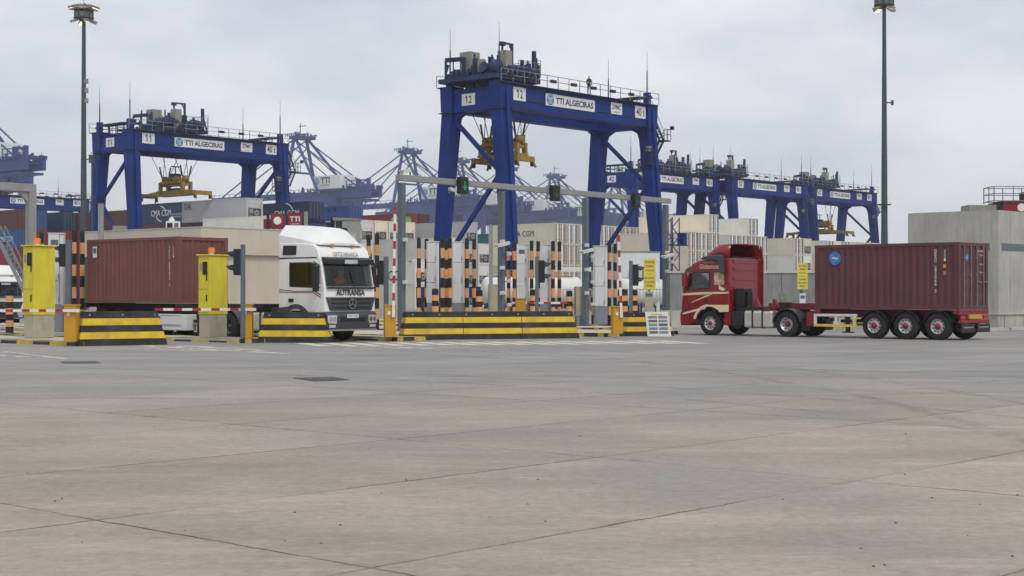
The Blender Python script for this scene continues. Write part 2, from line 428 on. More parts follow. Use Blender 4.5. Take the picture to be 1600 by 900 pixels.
    L.new(mth('SUBTRACT', mth('ADD', noise(6, 6, .6), mth('MULTIPLY', noise(40, 2), .3)), mth('MULTIPLY', jn, 1.2)), bp.inputs['Height']); L.new(bp.outputs['Normal'], b.inputs['Normal'])
    MATS['paving'] = m
ground_mat()
mb = MB()
def grid(x0, x1, y0, y1):
    mb.add([(x0, y0, 0), (x1, y0, 0), (x1, y1, 0), (x0, y1, 0)], [(0, 1, 2, 3)])
grid(-1400, 1400, -300, 1500)
tag(mb.build('ground', 'paving'), kind='structure')

# tyre-scuffed drain covers and patches set in the paving
def quad_px(pts, z=.004):
    return [G(x, y).to_tuple()[:2] + (z,) for x, y in pts]
for pts, lab in (([(458, 591), (520, 589.5), (546, 594), (492, 596)], 'dark steel drain cover in the open paving in front of the white truck'),
                 ([(95, 565.5), (150, 565), (158, 567.5), (100, 568)], 'dark drain cover at far left near the worn white markings')):
    m_ = MB(); q = quad_px(pts, .004); m_.add(q + [(a, b, .012) for a, b, c in q], [(0, 1, 2, 3), (4, 5, 6, 7), (0, 1, 5, 4), (1, 2, 6, 5), (2, 3, 7, 6), (3, 0, 4, 7)])
    tag(m_.build('drain_cover', 'patch_dark'), lab, 'drain cover')
# faded road markings
def strip(mbb, a, b, wpx):
    (x0, y0), (x1, y1) = a, b
    q = quad_px([(x0 - wpx / 2, y0), (x0 + wpx / 2, y0), (x1 + wpx / 2, y1), (x1 - wpx / 2, y1)], .005)
    mbb.add(q, [(0, 1, 2, 3)])
hb = MB()
for i in range(17):
    x0 = 470 + i * 37.0
    yy = 536.2 - i * .27
    if x0 + 28 > 1085: break
    strip(hb, (x0, yy), (x0 + 40 + 2.2 * i, yy + 4.8), 25)
tag(hb.build('hatch_marking', 'road_paint'), kind='structure')
hb = MB()
for a, b, c, d_ in (((205, 540.5), (225, 539.5), (455, 552), (440, 553)), ((225, 546), (235, 545), (350, 548), (340, 549)), ((0, 549.5), (0, 548.3), (112, 561), (100, 562)), ((0, 556), (0, 554.5), (50, 558), (40, 559)),
                    ((262, 541), (300, 540), (420, 547), (405, 548)), ((520, 541), (545, 540.4), (712, 545.5), (690, 546.2))):
    hb.add(quad_px([a, b, c, d_], .005), [(0, 1, 2, 3)])
tag(hb.build('lane_marking', 'road_paint_worn'), kind='structure')
# grit
hb = MB()
for _ in range(70):
    y = random.uniform(560, 890) ** 1; x = random.uniform(0, 1600); p = G(x, y); r = random.uniform(.004, .013)
    hb.add([(p.x - r, p.y, .001), (p.x + r, p.y - r, .001), (p.x + r * .6, p.y + r, .001), (p.x, p.y, r * .9)], [(0, 1, 3), (1, 2, 3), (2, 0, 3)])
tag(hb.build('grit', 'debris'), 'small dark stones and crumbs scattered over the paving', 'grit', kind='stuff')

# ------------------------------------------------------------------ kerbed islands
def island(name, r0, r1, q0, q1):
    o = MB(); pts = [PR(r0, q0), PR(r1, q0), PR(r1, q1), PR(r0, q1)]
    t = .13; zk = .15
    # top slab
    c = sum((p for p in pts), Vector()) / 4
    ins = []
    for p in pts: ins.append(p + (c - p).normalized() * .25)
    o.add([(p.x, p.y, .02) for p in ins] + [(p.x, p.y, zk - .006) for p in ins], [(4, 5, 6, 7), (0, 1, 5, 4), (1, 2, 6, 5), (2, 3, 7, 6), (3, 0, 4, 7)], 'island_top')
    k = 0
    for i in range(4):
        a, b = pts[i], pts[(i + 1) % 4]; d = b - a; n = max(1, round(d.length / 1.0)); nrm = Vector((-d.y, d.x, 0)).normalized()
        if (c - a).dot(nrm) < 0: nrm = -nrm
        for j in range(n):
            u0, u1 = a.lerp(b, j / n), a.lerp(b, (j + 1) / n)
            vs = [u0, u1, u1 + nrm * .3, u0 + nrm * .3]
            o.add([(p.x, p.y, .0) for p in vs] + [(vs[0].x + nrm.x * .03, vs[0].y + nrm.y * .03, zk), (vs[1].x + nrm.x * .03, vs[1].y + nrm.y * .03, zk), (vs[2].x, vs[2].y, zk), (vs[3].x, vs[3].y, zk)],
                  [(0, 1, 5, 4), (4, 5, 6, 7), (1, 2, 6, 5), (2, 3, 7, 6), (3, 0, 4, 7)], ('kerb_yellow', 'kerb_black')[k % 2]); k += 1
    return tag(o.build(name, None), kind='structure')
island('kerb', -75, -43.2, -32.4, -29.6)
island('kerb', -75, -41.4, -36.7, -34.9)
island('kerb', -75, -41.2, -48.0, -42.0)
island('kerb', -75, -38.9, -41.7, -39.9)
island('kerb', -75, -36.6, -54.6, -49.3)
island('kerb', -75, -42.6, -61.5, -57.0)
island('kerb', -75, -45.0, -69.5, -65.5)

# ------------------------------------------------------------------ striped barrier blocks
def barrier(label, p0, p1, h, lean=.16, depth=.7, taper=.3):
    a = Vector((p0[0], p0[1], 0)); b = Vector((p1[0], p1[1], 0)); Lh = (b - a).length; rz = math.atan2(b.y - a.y, b.x - a.x)
    t = TH('striped_barrier', label, 'barrier block', a, rz, 'black and yellow barrier blocks at the island noses')
    tx = taper
    def ring(z):
        f = z / h
        return (tx * f * .7, Lh - tx * f, lean * f, depth - lean * f * .5, z)
    zs = [0, .2 * h, .40 * h, .60 * h, .80 * h, h]
    n = max(3, int(Lh / .45))
    body = MB()
    for i in range(5):
        x0, x1, y0, y1, z0 = ring(zs[i]); X0, X1, Y0, Y1, z1 = ring(zs[i + 1])
        mt = 'barrier_yellow' if i in (1, 3) else 'barrier_black'
        vs = [(x0, y0, z0), (x1, y0, z0), (x1, y1, z0), (x0, y1, z0), (X0, Y0, z1), (X1, Y0, z1), (X1, Y1, z1), (X0, Y1, z1)]
        fs = [(0, 1, 5, 4), (1, 2, 6, 5), (2, 3, 7, 6), (3, 0, 4, 7)]
        if i == 4: fs.append((4, 5, 6, 7))
        body.add(vs, fs, mt)
    o = body.build('block', None, t)
    # seams between the moulded lengths
    sm = MB()
    for k in range(1, int(Lh / 3.4) + 1):
        x = k * Lh / (int(Lh / 3.4) + 1)
        MB().bar((x, -.004, .01), (x, lean - .004, h - .01), .02, .012).build('seam', 'barrier_black', t)
    for k in range(max(2, int(Lh / .9))):
        x = .4 + k * (Lh - .8) / max(1, int(Lh / .9) - 1) if Lh > 1 else .3
        MB().tube((x, lean * .88 - .02, h * .9), (x, lean * .88 + .03, h * .9), .035, n=8).build('bolt_cap', 'kiosk_base', t)
    return t
B1 = barrier('short barrier block at far left in front of the brown container', G(123, 541), G(262, 538.5), 1.13)
B2 = barrier('short barrier block hiding the front wheel of the white truck', (-8.98, 54.1), (-6.42, 53.75), 1.07)
B3 = barrier('very long barrier block in front of the striped poles', G(630, 531.5), G(906, 528.5), 1.05, taper=.25)
B5 = barrier('striped barrier block at the left edge beside the small white truck', P(-40, 93), P(31, 94), 1.35)
B4 = barrier('small barrier block with a notice board leaning on it', G(979, 525.5), G(1054, 524.6), .96, taper=.3)
# notice board on the right block
bp_ = G(1012, 526.6); t = TH('notice_board', 'grey printed notice board leaning on the small barrier block', 'notice board', (bp_.x, bp_.y - .02, 0.02), R(4))
m_ = MB(); m_.add([(0, -.0, 0), (.95, 0, 0), (.86, .25, .98), (-.07, .25, .98), (0, .03, 0), (.95, .03, 0), (.86, .28, .98), (-.07, .28, .98)], [(0, 1, 2, 3), (4, 5, 6, 7), (0, 1, 5, 4), (1, 2, 6, 5), (2, 3, 7, 6), (3, 0, 4, 7)])
m_.build('panel', 'cctv_white', t)
pr = MB()
for k in range(5):
    z = .12 + k * .15
    for x0, x1 in ((.08, .42), (.48, .84)):
        y = .25 * (z / .98) - .012
        pr.box(x0 - .04 * z, x1 - .04 * z, y, y + .006, z, z + .095, 'kiosk_base' if (k + (x0 > .2)) % 3 else 'window_band')
pr.build('printing', None, t)
pr = MB(); pr.box(.18, .62, .22 - .012, .228, .86, .91); pr.build('heading', 'cabinet_yellow', t)

# ------------------------------------------------------------------ yellow cabinets
def yellow_cabinet(label, p, rz, wd=.78, h=3.2):
    t = TH('terminal_cabinet', label, 'cabinet', p, rz, 'yellow driver terminal cabinets')
    MB().box(-wd / 2 + .02, wd / 2 - .02, 0, .93, 0, .82).build('plinth', 'cabinet_base', t, bevel=.02)
    MB().box(-wd / 2, wd / 2, -.02, .95, .82, h).build('housing', 'cabinet_yellow', t, bevel=.02)
    MB().box(-wd / 2 - .06, wd / 2 + .05, -.08, .99, h, h + .05).build('roof', 'cabinet_yellow', t, bevel=.01)
    d = MB(); d.box(-wd / 2 + .06, wd / 2 - .05, -.045, -.02, 1.75, h - .75); d.build('upper_door', 'cabinet_yellow', t, bevel=.01)
    d = MB(); d.box(-wd / 2 + .06, wd / 2 - .05, -.045, -.02, .9, 1.68); d.build('lower_door', 'cabinet_yellow', t, bevel=.01)
    s = MB(); s.box(-.04, wd / 2 - .10, -.05, -.02, h - .68, h - .22); s.build('screen', 'glass', t)
    s = MB(); s.box(-wd / 2 + .10, -.12, -.05, -.02, h - .55, h - .28); s.build('keypad', 'kiosk_base', t)
    for z in (1.3, h - .9):
        s = MB(); s.box(wd / 2 - .12, wd / 2 - .08, -.075, -.045, z, z + .24); s.build('handle', 'black_plastic', t)
    b = MB(); b.tube((0.08, .3, h + .05), (.08, .3, h + .13), .09, m='kiosk_white'); b.tube((.08, .3, h + .13), (.08, .3, h + .30), .125, .11, 16, m='beacon_orange'); b.build('beacon', None, t)
    return t
QDIR = R(-40)
yellow_cabinet('tall yellow terminal cabinet at far left behind the lowered boom', G(45, 528.5, .15), R(-40) + R(8), .56, 3.25)
yellow_cabinet('tall yellow terminal cabinet in front of the brown container on the truck', G(319, 527, .15), R(-40) + R(8), .54, 2.95)

# ------------------------------------------------------------------ boom barriers
def boom_gate(label, p, rz, L_, up=0, h=1.18, wd=.40, stripes=None, back=.0):
    """arm leaves to local -x"""
    t = TH('boom_gate', label, 'boom gate', p, rz, 'orange boom gates across the lanes')
    MB().box(-wd / 2, wd / 2, 0, .42, 0, h).build('housing', 'boom_orange', t, bevel=.015)
    MB().box(-wd / 2 - .03, wd / 2 + .03, -.03, .45, h, h + .04).build('lid', 'boom_orange', t)
    MB().box(-wd / 2 + .1, -wd / 2 + .2, -.012, -.0, h - .33, h - .2).build('label_plate', 'sign_white', t)
    # arm
    if L_:
        a = MB(); rot = Matrix.Rotation(R(up), 4, 'Y'); a.X = Matrix.Translation((wd * .25, -.07, h - .16)) @ rot
        n = max(1, int(L_ / .55)); x = .25
        a.box(-.0, .25, -.03, .03, -.05, .05, 'boom_white')
        for k in range(n):
            xx = -L_ * k / n
            a.box(xx - L_ / n * .55, xx, -.03, .03, -.045, .045, 'boom_white')
            a.box(xx - L_ / n, xx - L_ / n * .55, -.031, .031, -.046, .046, 'boom_red')
        a.build('arm', None, t)
    return t
boom_gate('orange boom gate at far left with its arm lowered to the left', G(109, 534, .15), R(-3), 4.4)
boom_gate('orange boom gate lowered in front of the yellow cabinet by the truck', G(385, 528.5, .15), R(2), 3.3)
boom_gate('orange boom gate right of the white truck with its arm raised', G(610, 527, .15), R(10), 3.75, up=91, h=1.14)
boom_gate('orange boom gate behind the long barrier block, arm lowered to the right', P(813, 64.5, .15), R(180 + 4), 2.1, h=1.35)
boom_gate('orange boom gate left of the small barrier block with its arm raised', G(966, 521.5, .15), R(10), 3.0, up=88, h=1.05)
# ------------------------------------------------------------------ traffic lights
def traffic_light(label, p, h, side, wd=.26, zt=None):
    t = TH('traffic_light', label, 'traffic light', p, 0, 'two-lens traffic lights on grey posts')
    MB().box(-wd / 2, wd / 2, 0, wd, 0, h).build('post', 'post_grey', t, bevel=.01)
    zc = h - .62
    s = side
    a = MB(); a.box(min(s * wd / 2, s * (wd / 2 + .24)), max(s * wd / 2, s * (wd / 2 + .24)), -.05, .25, zc - .46, zc + .46); a.build('head', 'black_plastic', t, bevel=.02)
    for z in (zc + .24, zc - .24):
        v = MB(); n = 10; x0 = s * (wd / 2 + .24)
        vs = []
        for k in range(n + 1):
            q = PI * k / n
            yy, zz = .10 + .16 * math.cos(q), z + .16 * math.sin(q)
            vs += [(x0, yy, zz), (x0 + s * .30 * (.35 + .65 * math.sin(q)), yy, zz - .05)]
        v.add(vs, [(2 * k, 2 * k + 1, 2 * k + 3, 2 * k + 2) for k in range(n)]); v.build('visor', 'black_plastic', t)
        MB().tube((x0, .10, z), (x0 + s * .02, .10, z), .13, n=14).build('lens', 'lens_off', t)
    return t
traffic_light('traffic light at far left half hidden behind the yellow cabinet', P(106, 62, .15), 3.75, -1, .22)
traffic_light('traffic light on a grey post left of the white truck cab', G(379, 529.3, .15), 3.3, -1, .15)
traffic_light('traffic light right behind the white truck, facing left', P(603, 58.5, .15), 3.0, -1, .18)
traffic_light('traffic light behind the long barrier block, facing right', P(839, 62.5, .15), 3.1, 1, .15)
traffic_light('traffic light beside the yellow warning board, facing right', P(986, 66, .15), 3.0, 1, .15)

# ------------------------------------------------------------------ striped poles, bollards, kiosks
def striped_pole(label, p, h=4.2, r=.098, n=12, bands=9, short=False):
    o = MB()
    nb = bands
    for k in range(nb):
        z0, z1 = h * k / nb, h * (k + 1) / nb
        o.tube((0, 0, z0), (0, 0, z1), r, n=14, m='pole_black' if (k % 2 == 0) else 'pole_orange', cap=False)
    o.tube((0, 0, h), (0, 0, h + .05), r, r * .7, n=14, m='pole_black')
    g = 'short striped bollards' if short else 'tall orange and black striped poles'
    ob = o.build('striped_bollard' if short else 'striped_pole', None)
    ob.location = p
    return tag(ob, label, 'bollard' if short else 'striped pole', g)
POLES = [(64.6, 66, 'left of the white column behind the left yellow cabinet'), (79.5, 66.5, 'just right of its twin behind the left yellow cabinet'),
         (115.6, 64, 'between the far left traffic light and the brown container'), (128.5, 64.6, 'touching the left end of the brown container'),
         (576, 69.0, 'just right of the white truck windscreen, thinner of two'), (589, 67.3, 'right of the white truck, behind the traffic light'),
         (654.5, 72.5, 'first one right of the tall portal post'), (666.5, 74.0, 'left side of the first white kiosk'),
         (691.5, 72.0, 'right side of the first white kiosk'), (698, 75.5, 'half hidden right after the first white kiosk'),
         (702.8, 72.5, 'left side of the second white kiosk'), (729.6, 73.5, 'right side of the second white kiosk'), (740.8, 74.5, 'last one before the grey double posts'),
         (794.7, 77.5, 'left one of a pair before the third white kiosk'), (803.7, 77.0, 'touching the third white kiosk on its left'),
         (830.6, 76.8, 'right side of the third white kiosk'), (840.8, 77.5, 'left side of the fourth white kiosk'),
         (864, 77.3, 'right side of the fourth white kiosk'), (874, 78.0, 'last one right of the fourth white kiosk'),
         (926.7, 81.0, 'touching the second portal post from the right'), (952, 80.0, 'right side of the last white kiosk'), (961, 81.5, 'rightmost tall one beside the raised boom')]
for x, Z, lab in POLES:
    striped_pole('tall orange and black striped pole, ' + lab, P(x, Z, .14), 4.2)
for x, Z, h, lab in ((680, 70.5, 1.78, 'in front of the first white kiosk'), (748.8, 70.5, 1.72, 'left of the small grey cabinet'), (832.5, 74, 1.75, 'right of the third kiosk behind the light'),
                     (889.5, 76, 1.7, 'standing alone right of the fourth kiosk'), (970.5, 70.5, 1.75, 'behind the raised boom housing at right'), (975.8, 72.5, 1.76, 'just right behind another bollard at right'),
                     (991.5, 76, 1.75, 'between the right traffic light and yellow board'), (15, 62.5, 1.75, 'at the left edge before the small white truck')):
    striped_pole('short striped bollard ' + lab, P(x, Z, .14), h, .155, bands=7, short=True)

def kiosk(label, x, Z, wd=.60, dp=.55, zt=4.05, zb=1.15, win=False):
    t = TH('white_kiosk', label, 'kiosk', P(x, Z, .14), R(8), 'white reader columns between the striped poles')
    MB().box(-wd / 2 + .02, wd / 2 - .02, .02, dp, 0, zb).build('pedestal', 'kiosk_base', t)
    hz = (zt - zb) / 3
    for k in range(3):
        MB().box(-wd / 2, wd / 2 - .16, 0, dp + .05, zb + hz * k + .012, zb + hz * (k + 1) - .012).build('door', 'kiosk_white', t, bevel=.008)
    MB().box(wd / 2 - .15, wd / 2, .02, dp + .05, zb, zt - .02).build('side_housing', 'kiosk_white', t, bevel=.01)
    MB().box(-wd / 2 - .02, wd / 2 + .02, -.02, dp + .07, zt, zt + .04).build('cap', 'kiosk_white', t)
    for k in range(3):
        MB().box(wd / 2 - .20, wd / 2 - .17, -.03, 0, zb + hz * k + .1, zb + hz * k + .3).build('handle', 'kiosk_base', t)
    if win:
        MB().box(-wd / 2 + .1, -wd / 2 + .4, -.015, .0, zt - .45, zt - .25).build('display', 'window_band', t)
    return t
kiosk('tall white kiosk, first one from the portal post', 677, 73, .55)
kiosk('tall white kiosk, second one, blank and wider', 717.5, 73.5, .6)
kiosk('tall white kiosk, third one, with small display near its top', 817, 77, .62, win=True)
kiosk('tall white kiosk, fourth one, left of the lone bollard', 852.5, 77.6, .6)
kiosk('tall white kiosk with a raised grey pedestal, rightmost one', 939.5, 79.5, .66, zb=.95)
kiosk('tall white kiosk behind the left yellow cabinet with display', 87, 63, .60, win=True)
kiosk('narrow white kiosk left of the brown container', 99.5, 64.5, .5, zt=2.3, zb=.1)
# beige control cabinets
def ctrl(label, x, Z, wd, h, zb=.5):
    t = TH('control_cabinet', label, 'cabinet', P(x, Z, .14), R(8))
    MB().box(-wd / 2, wd / 2, 0, .5, 0, zb).build('plinth', 'kiosk_base', t)
    MB().box(-wd / 2 - .03, wd / 2 + .03, -.03, .53, zb, h).build('housing', 'cabinet_base', t, bevel=.015)
    MB().box(-wd / 2 + .04, wd / 2 - .04, -.045, -.03, zb + .08, h - .08).build('door', 'cabinet_base', t, bevel=.008)
ctrl('beige control cabinet left of the middle portal post', 773.5, 74.5, .5, 2.05)
ctrl('beige control cabinet left of the right portal post', 908, 76, .45, 1.95)

# ------------------------------------------------------------------ lane portal
def cctv(parent, x, y, z, d, sz=.55):
    c = MB(); s = 1 if d > 0 else -1
    c.box(min(0, s * sz), max(0, s * sz), -.09, .09, -.07, .07, 'cctv_white')
    c.box(min(s * sz * .9, s * sz * 1.12), max(s * sz * .9, s * sz * 1.12), -.11, .11, .05, .085, 'cctv_white')
    c.bar((0, 0, -.02), (-s * .02, 0, -.22), .05, m='post_grey')
    o = c.build('camera_housing', None, parent); o.location = (x, y, z); o.rotation_euler = (0, R(10) * s, 0)
def cluster(parent, x, y, zs, d):
    for i, z in enumerate(zs):
        c = MB(); dd = d if i % 2 else -d
        c.bar((0, 0, 0), (dd * .22, 0, 0), .04, m='post_grey')
        c.box(min(dd * .14, dd * .34), max(dd * .14, dd * .34), -.12, .02, -.06, .10, 'cctv_white'); c.tube((dd * .26, -.16, .0), (dd * .26, -.02, .02), .06, n=8, m='cctv_white')
        o = c.build('reader_antenna', None, parent); o.location = (x, y, z)
pA, pB = Vector((-4.72, 65.3, 0)), Vector((8.25, 81.6, 0)); pd = (pB - pA); PL = pd.length; prz = math.atan2(pd.y, pd.x)
port = TH('lane_portal', 'long grey steel portal on four posts spanning the gate lanes', 'portal', pA, prz)
def bx_of(px):   # position along the portal for a photo column
    u = pd.normalized(); k = (px - 800) / F
    return (k * pA.y - pA.x) / (u.x - k * u.y)
MB().box(-.2, PL + .2, -.14, .14, 6.53, 6.79).build('beam', 'gantry_grey', port, bevel=.02)
for x in (627.5, 783.5, 915, 1040):
    s = bx_of(x); m_ = MB(); m_.box(s - .13, s + .13, -.12, .12, .02, 6.45, 'post_grey'); m_.box(s - .3, s + .3, -.3, .3, .12, .17, 'post_grey'); m_.build('post', None, port)
for x in (783.5, 915, 1040):
    s = bx_of(x); cluster(port, s, -.2, (4.1, 3.55, 2.9, 2.3, 1.75, 1.2) if x < 1000 else (3.9, 3.4, 2.9), 1)
s = bx_of(627.5); cluster(port, s + .2, -.2, (4.0, 3.1, 2.2), 1)
for x, z in ((783.5, 4.05), (915, 3.9), (1040, 3.8)):
    cctv(port, bx_of(x) - .1, -.5, z, -1, .9)
cctv(port, bx_of(640), 0, 7.0, -1, .5); cctv(port, bx_of(700), -.1, 6.35, 1, .35)
for x, lit in ((715, 1), (859, 0), (986, 0)):
    s = bx_of(x)
    c = MB(); c.box(s - .28, s + .28, -.42, -.18, 6.15, 6.9); g = c.build('lane_signal', 'black_plastic', port, bevel=.02)
    ar = MB(); ar.box(s - .03, s + .03, -.428, -.42, 6.36, 6.72); ar.prism([(s - .15, 6.46), (s, 6.30), (s + .15, 6.46), (s + .15, 6.52), (s, 6.38), (s - .15, 6.52)], 'y', -.429, -.421)
    ar.build('arrow', 'lens_green' if lit else 'arrow_dim', g)
# free-standing posts behind
for x, Z, h, wd, lab in ((767, 95, 6.0, .24, 'grey square post left behind the middle portal post'), (157.5, 100, 7.6, .30, 'grey square post rising behind the brown container on the truck'), (478, 115, 7.9, .26, 'grey square post rising above the roof of the white truck'),
                        (1014, 85, 3.0, .12, 'thin grey post between the yellow board and the right portal post')):
    o = MB(); o.box(-wd / 2, wd / 2, -wd / 2, wd / 2, 0, h, 'gantry_grey'); o.box(-wd, wd, -wd, wd, 0, .03, 'post_grey'); o.box(-wd / 2 - .03, wd / 2 + .03, -wd / 2 - .03, wd / 2 + .03, h, h + .04, 'post_grey')
    ob = o.build('steel_post', None); ob.location = P(x, Z); tag(ob, lab, 'post')
# left portal, cut by the frame
lp = TH('lane_portal', 'grey steel portal cut off by the left edge', 'portal', P(48, 78), R(50))
MB().box(-14, .2, -.2, .2, 6.9, 7.3).build('beam', 'gantry_grey', lp, bevel=.02)
MB().box(-.2, .2, -.19, .19, 0, 6.9).build('post', 'gantry_grey', lp)
MB().box(-14, -13.6, -.19, .19, 0, 6.9).build('post', 'gantry_grey', lp)
MB().prism([(-.2, 6.9), (-.75, 6.9), (-.2, 6.35)], 'y', -.1, .1).build('bracket', 'gantry_grey', lp)

# ------------------------------------------------------------------ yellow warning boards
def yboard(label, p, wd, h, z0, parent_post=.0, rz=0):
    t = TH('warning_board', label, 'warning board', p, rz, 'yellow Spanish warning boards')
    MB().box(-.04, .04, .02, .1, 0, z0 + h - .1).build('post', 'post_grey', t)
    pn = MB().box(-wd / 2, wd / 2, -.02, .02, z0, z0 + h).build('panel', 'sign_yellow', t, bevel=.01)
    for k, (s, w_) in enumerate((('VELOCIDAD', .8), ('MAXIMA', .6), ('5 km hora', .68), ('-----', .5), ('NO PARAR', .72), ('EN LA ZONA', .8), ('PINTADA', .6))):
        text(s, wd * w_, h * .078 if k != 3 else h * .012, 'letter_black', pn, (0, -.026, z0 + h * (.90 - k * .13)))
    return t
yboard('yellow speed warning board right of the traffic light by the small barrier', G(1015, 512, .0) + Vector((0, 0, 0)), .62, 1.55, 1.95)
yboard('yellow speed warning board on the concrete wall above the red trailer', P(1254, 76.4), .50, 1.30, 1.95)
for x, Z, z0, z1, wd, lab in ((1014, 77.8, .75, 1.85, .42, 'grey cabinet below the yellow board by the traffic light'), (1254, 76.2, .9, 1.75, .3, 'white notice plate below the yellow board on the wall')):
    t = TH('notice_plate', lab, 'notice', P(x, Z), 0)
    p_ = MB().box(-wd / 2, wd / 2, -.03, .02, z0, z1).build('plate', 'kiosk_white' if x > 1100 else 'cabinet_base', t)
    MB().box(-wd / 2 + .04, wd / 2 - .04, -.04, -.03, z1 - .25, z1 - .1).build('printing', 'window_band', t)
    MB().box(-.03, .03, .02, .06, 0, z1 - .05).build('post', 'post_grey', t)

# ------------------------------------------------------------------ containers
CM = {}
def container_mesh(Lc, Hc, style, end):
    """corner at origin, x = width, y = length going back, side seen is x=0, end seen is y=0"""
    W = 2.44; key = (Lc, Hc, style)
    if key not in CM:
        b = MB(); pm = 'reefer_paint' if style == 'smooth' else 'container_paint'
        p = .16
        for x in (0, W - p):
            for y in (0, Lc - p): b.box(x, x + p, y, y + p, 0, Hc, pm)
            b.box(x + (.0 if x == 0 else p - .07), x + (.07 if x == 0 else p), p, Lc - p, Hc - .11, Hc, pm)
            b.box(x + (.0 if x == 0 else p - .12), x + (.12 if x == 0 else p), p, Lc - p, 0, .17, pm)
        for y in (0, Lc - p):
            b.box(p, W - p, y + .0, y + p, Hc - .13, Hc - .005, pm); b.box(p, W - p, y, y + p, 0, .17, pm)
        b.box(.07, W - .07, .10, Lc - .10, Hc - .05, Hc - .02, pm)
        b.box(.1, W - .1, .1, Lc - .1, .12, .16, pm)
        for xs, sg in ((.02, 1), (W - .02, -1)):
            if style == 'corr':
                pts = []; y = p; pit = .278; dd = .036
                while y < Lc - p - pit:
                    pts += [(y, 0), (y + .07, 0), (y + .07 + .068, dd), (y + .07 + .068 + .07, dd)]; y += pit
                pts.append((Lc - p, 0))
                vs = [(xs + sg * q, yy, z) for yy, q in pts for z in (.17, Hc - .11)]
                b.add(vs, [(2 * i, 2 * i + 1, 2 * i + 3, 2 * i + 2) for i in range(len(pts) - 1)], pm)
            else:
                b.add([(xs, p, .17), (xs, Lc - p, .17), (xs, Lc - p, Hc - .11), (xs, p, Hc - .11)], [(0, 1, 2, 3)], pm)
                k = 1
                while k * 1.2 < Lc - .4:
                    b.box(xs - .004, xs + .004, p + k * 1.2 - .012, p + k * 1.2 + .012, .17, Hc - .11, pm); k += 1
        # far end wall
        b.add([(p, Lc - .04, .17), (W - p, Lc - .04, .17), (W - p, Lc - .04, Hc - .13), (p, Lc - .04, Hc - .13)], [(0, 1, 2, 3)], pm)
        # corner castings
        for x in (-.006, W - .172):
            for y in (-.006, Lc - .172):
                for z in (-.004, Hc - .114): b.box(x, x + .178, y, y + .178, z, z + .118, pm)
        me = b.mesh('container'); 
        for q in b.mats: me.materials.append(M[q])
        CM[key] = me
    ek = ('end', Hc, end)
    if ek not in CM:
        out = []
        if end == 'doors':
            for s in (0, 1):
                b = MB(); x0, x1 = (.165, 1.215) if s == 0 else (1.225, 2.275)
                b.box(x0, x1, .03, .07, .18, Hc - .14, 'container_paint')
                for k in range(4):   # pressed panels
                    z0 = .3 + k * (Hc - .6) / 4; b.box(x0 + .08, x1 - .08, .015, .03, z0, z0 + (Hc - .6) / 4 - .12, 'container_paint')
                for xb in (x0 + .24, x1 - .24):
                    b.tube((xb, -.012, .12), (xb, -.012, Hc - .08), .024, n=8, m='lock_steel')
                    for z in (.12, .5, 1.25, 1.9, Hc - .2): b.box(xb - .05, xb + .05, -.02, .016, z, z + .07, 'lock_steel')
                    b.bar((xb, -.03, 1.05), (xb + (.3 if s else -.0) + .1, -.03, 1.02), .03, m='lock_steel')
                me = b.mesh('door'); [me.materials.append(M[q]) for q in b.mats]; out.append(('door', me))
        elif end == 'reeferdoors':
            for s in (0, 1):
                b = MB(); x0, x1 = (.165, 1.215) if s == 0 else (1.225, 2.275)
                b.box(x0, x1, .02, .07, .18, Hc - .14, 'reefer_paint')
                b.box(x0 - .08 if s == 0 else x1 - .01, x0 + .03 if s == 0 else x1 + .10, -.012, .02, .12, Hc - .1, 'unit_dark'); b.box(1.18, 1.26, -.012, .02, .2, Hc - .16, 'unit_dark') if s == 0 else None
                for xb in (x0 + .26, x1 - .22):
                    b.tube((xb, -.03, .08), (xb, -.03, Hc - .06), .035, n=6, m='rope')
                    for z in (.1, .55, 1.3, 2.0, Hc - .22): b.box(xb - .08, xb + .08, -.03, .02, z, z + .09, 'unit_dark' if z in (.55, 2.0) else 'galvanised')
                for z in (.5, 1.1, 1.7, 2.3): b.box((x0 - .03) if s == 0 else (x1 - .17), (x0 + .17) if s == 0 else (x1 + .03), -.02, .02, z, z + .07, 'lock_steel')
                me = b.mesh('door'); [me.materials.append(M[q]) for q in b.mats]; out.append(('door', me))
        elif end == 'unit':
            b = MB(); b.box(.17, 2.27, .03, .08, .18, Hc - .14, 'reefer_paint')
            b.box(.32, 2.12, -.0, .03, 1.42, Hc - .28, 'reefer_paint')
            for x in (.45, 1.32): b.box(x, x + .66, -.015, .0, 1.85, Hc - .45, 'reefer_paint')
            b.box(.30, 2.14, .0, .031, .28, 1.36, 'unit_dark'); b.tube((1.5, -.02, .85), (1.5, .01, .85), .38, n=18, m='cabinet_grey'); b.tube((1.5, -.03, .85), (1.5, .0, .85), .12, n=10, m='unit_dark')
            b.box(.42, 1.0, -.03, .0, .75, 1.3, 'cabinet_grey'); b.box(.42, .95, -.02, .0, .35, .65, 'lock_steel')
            b.box(1.9, 2.08, -.01, .01, 1.5, 1.75, 'lamp_amber')
            me = b.mesh('cooling_unit'); [me.materials.append(M[q]) for q in b.mats]; out.append(('cooling_unit', me))
        elif end == 'wall':
            b = MB(); pts = []; x = .16; dd = .04
            while x < 2.44 - .16 - .25:
                pts += [(x, 0), (x + .08, 0), (x + .15, dd), (x + .22, dd)]; x += .265
            pts.append((2.28, 0))
            vs = [(xx, .03 + q, z) for xx, q in pts for z in (.17, Hc - .13)]
            b.add(vs, [(2 * i, 2 * i + 1, 2 * i + 3, 2 * i + 2) for i in range(len(pts) - 1)], 'container_paint')
            me = b.mesh('front_wall'); [me.materials.append(M[q]) for q in b.mats]; out.append(('front_wall', me))
        CM[ek] = out
    return CM[key], CM[ek]

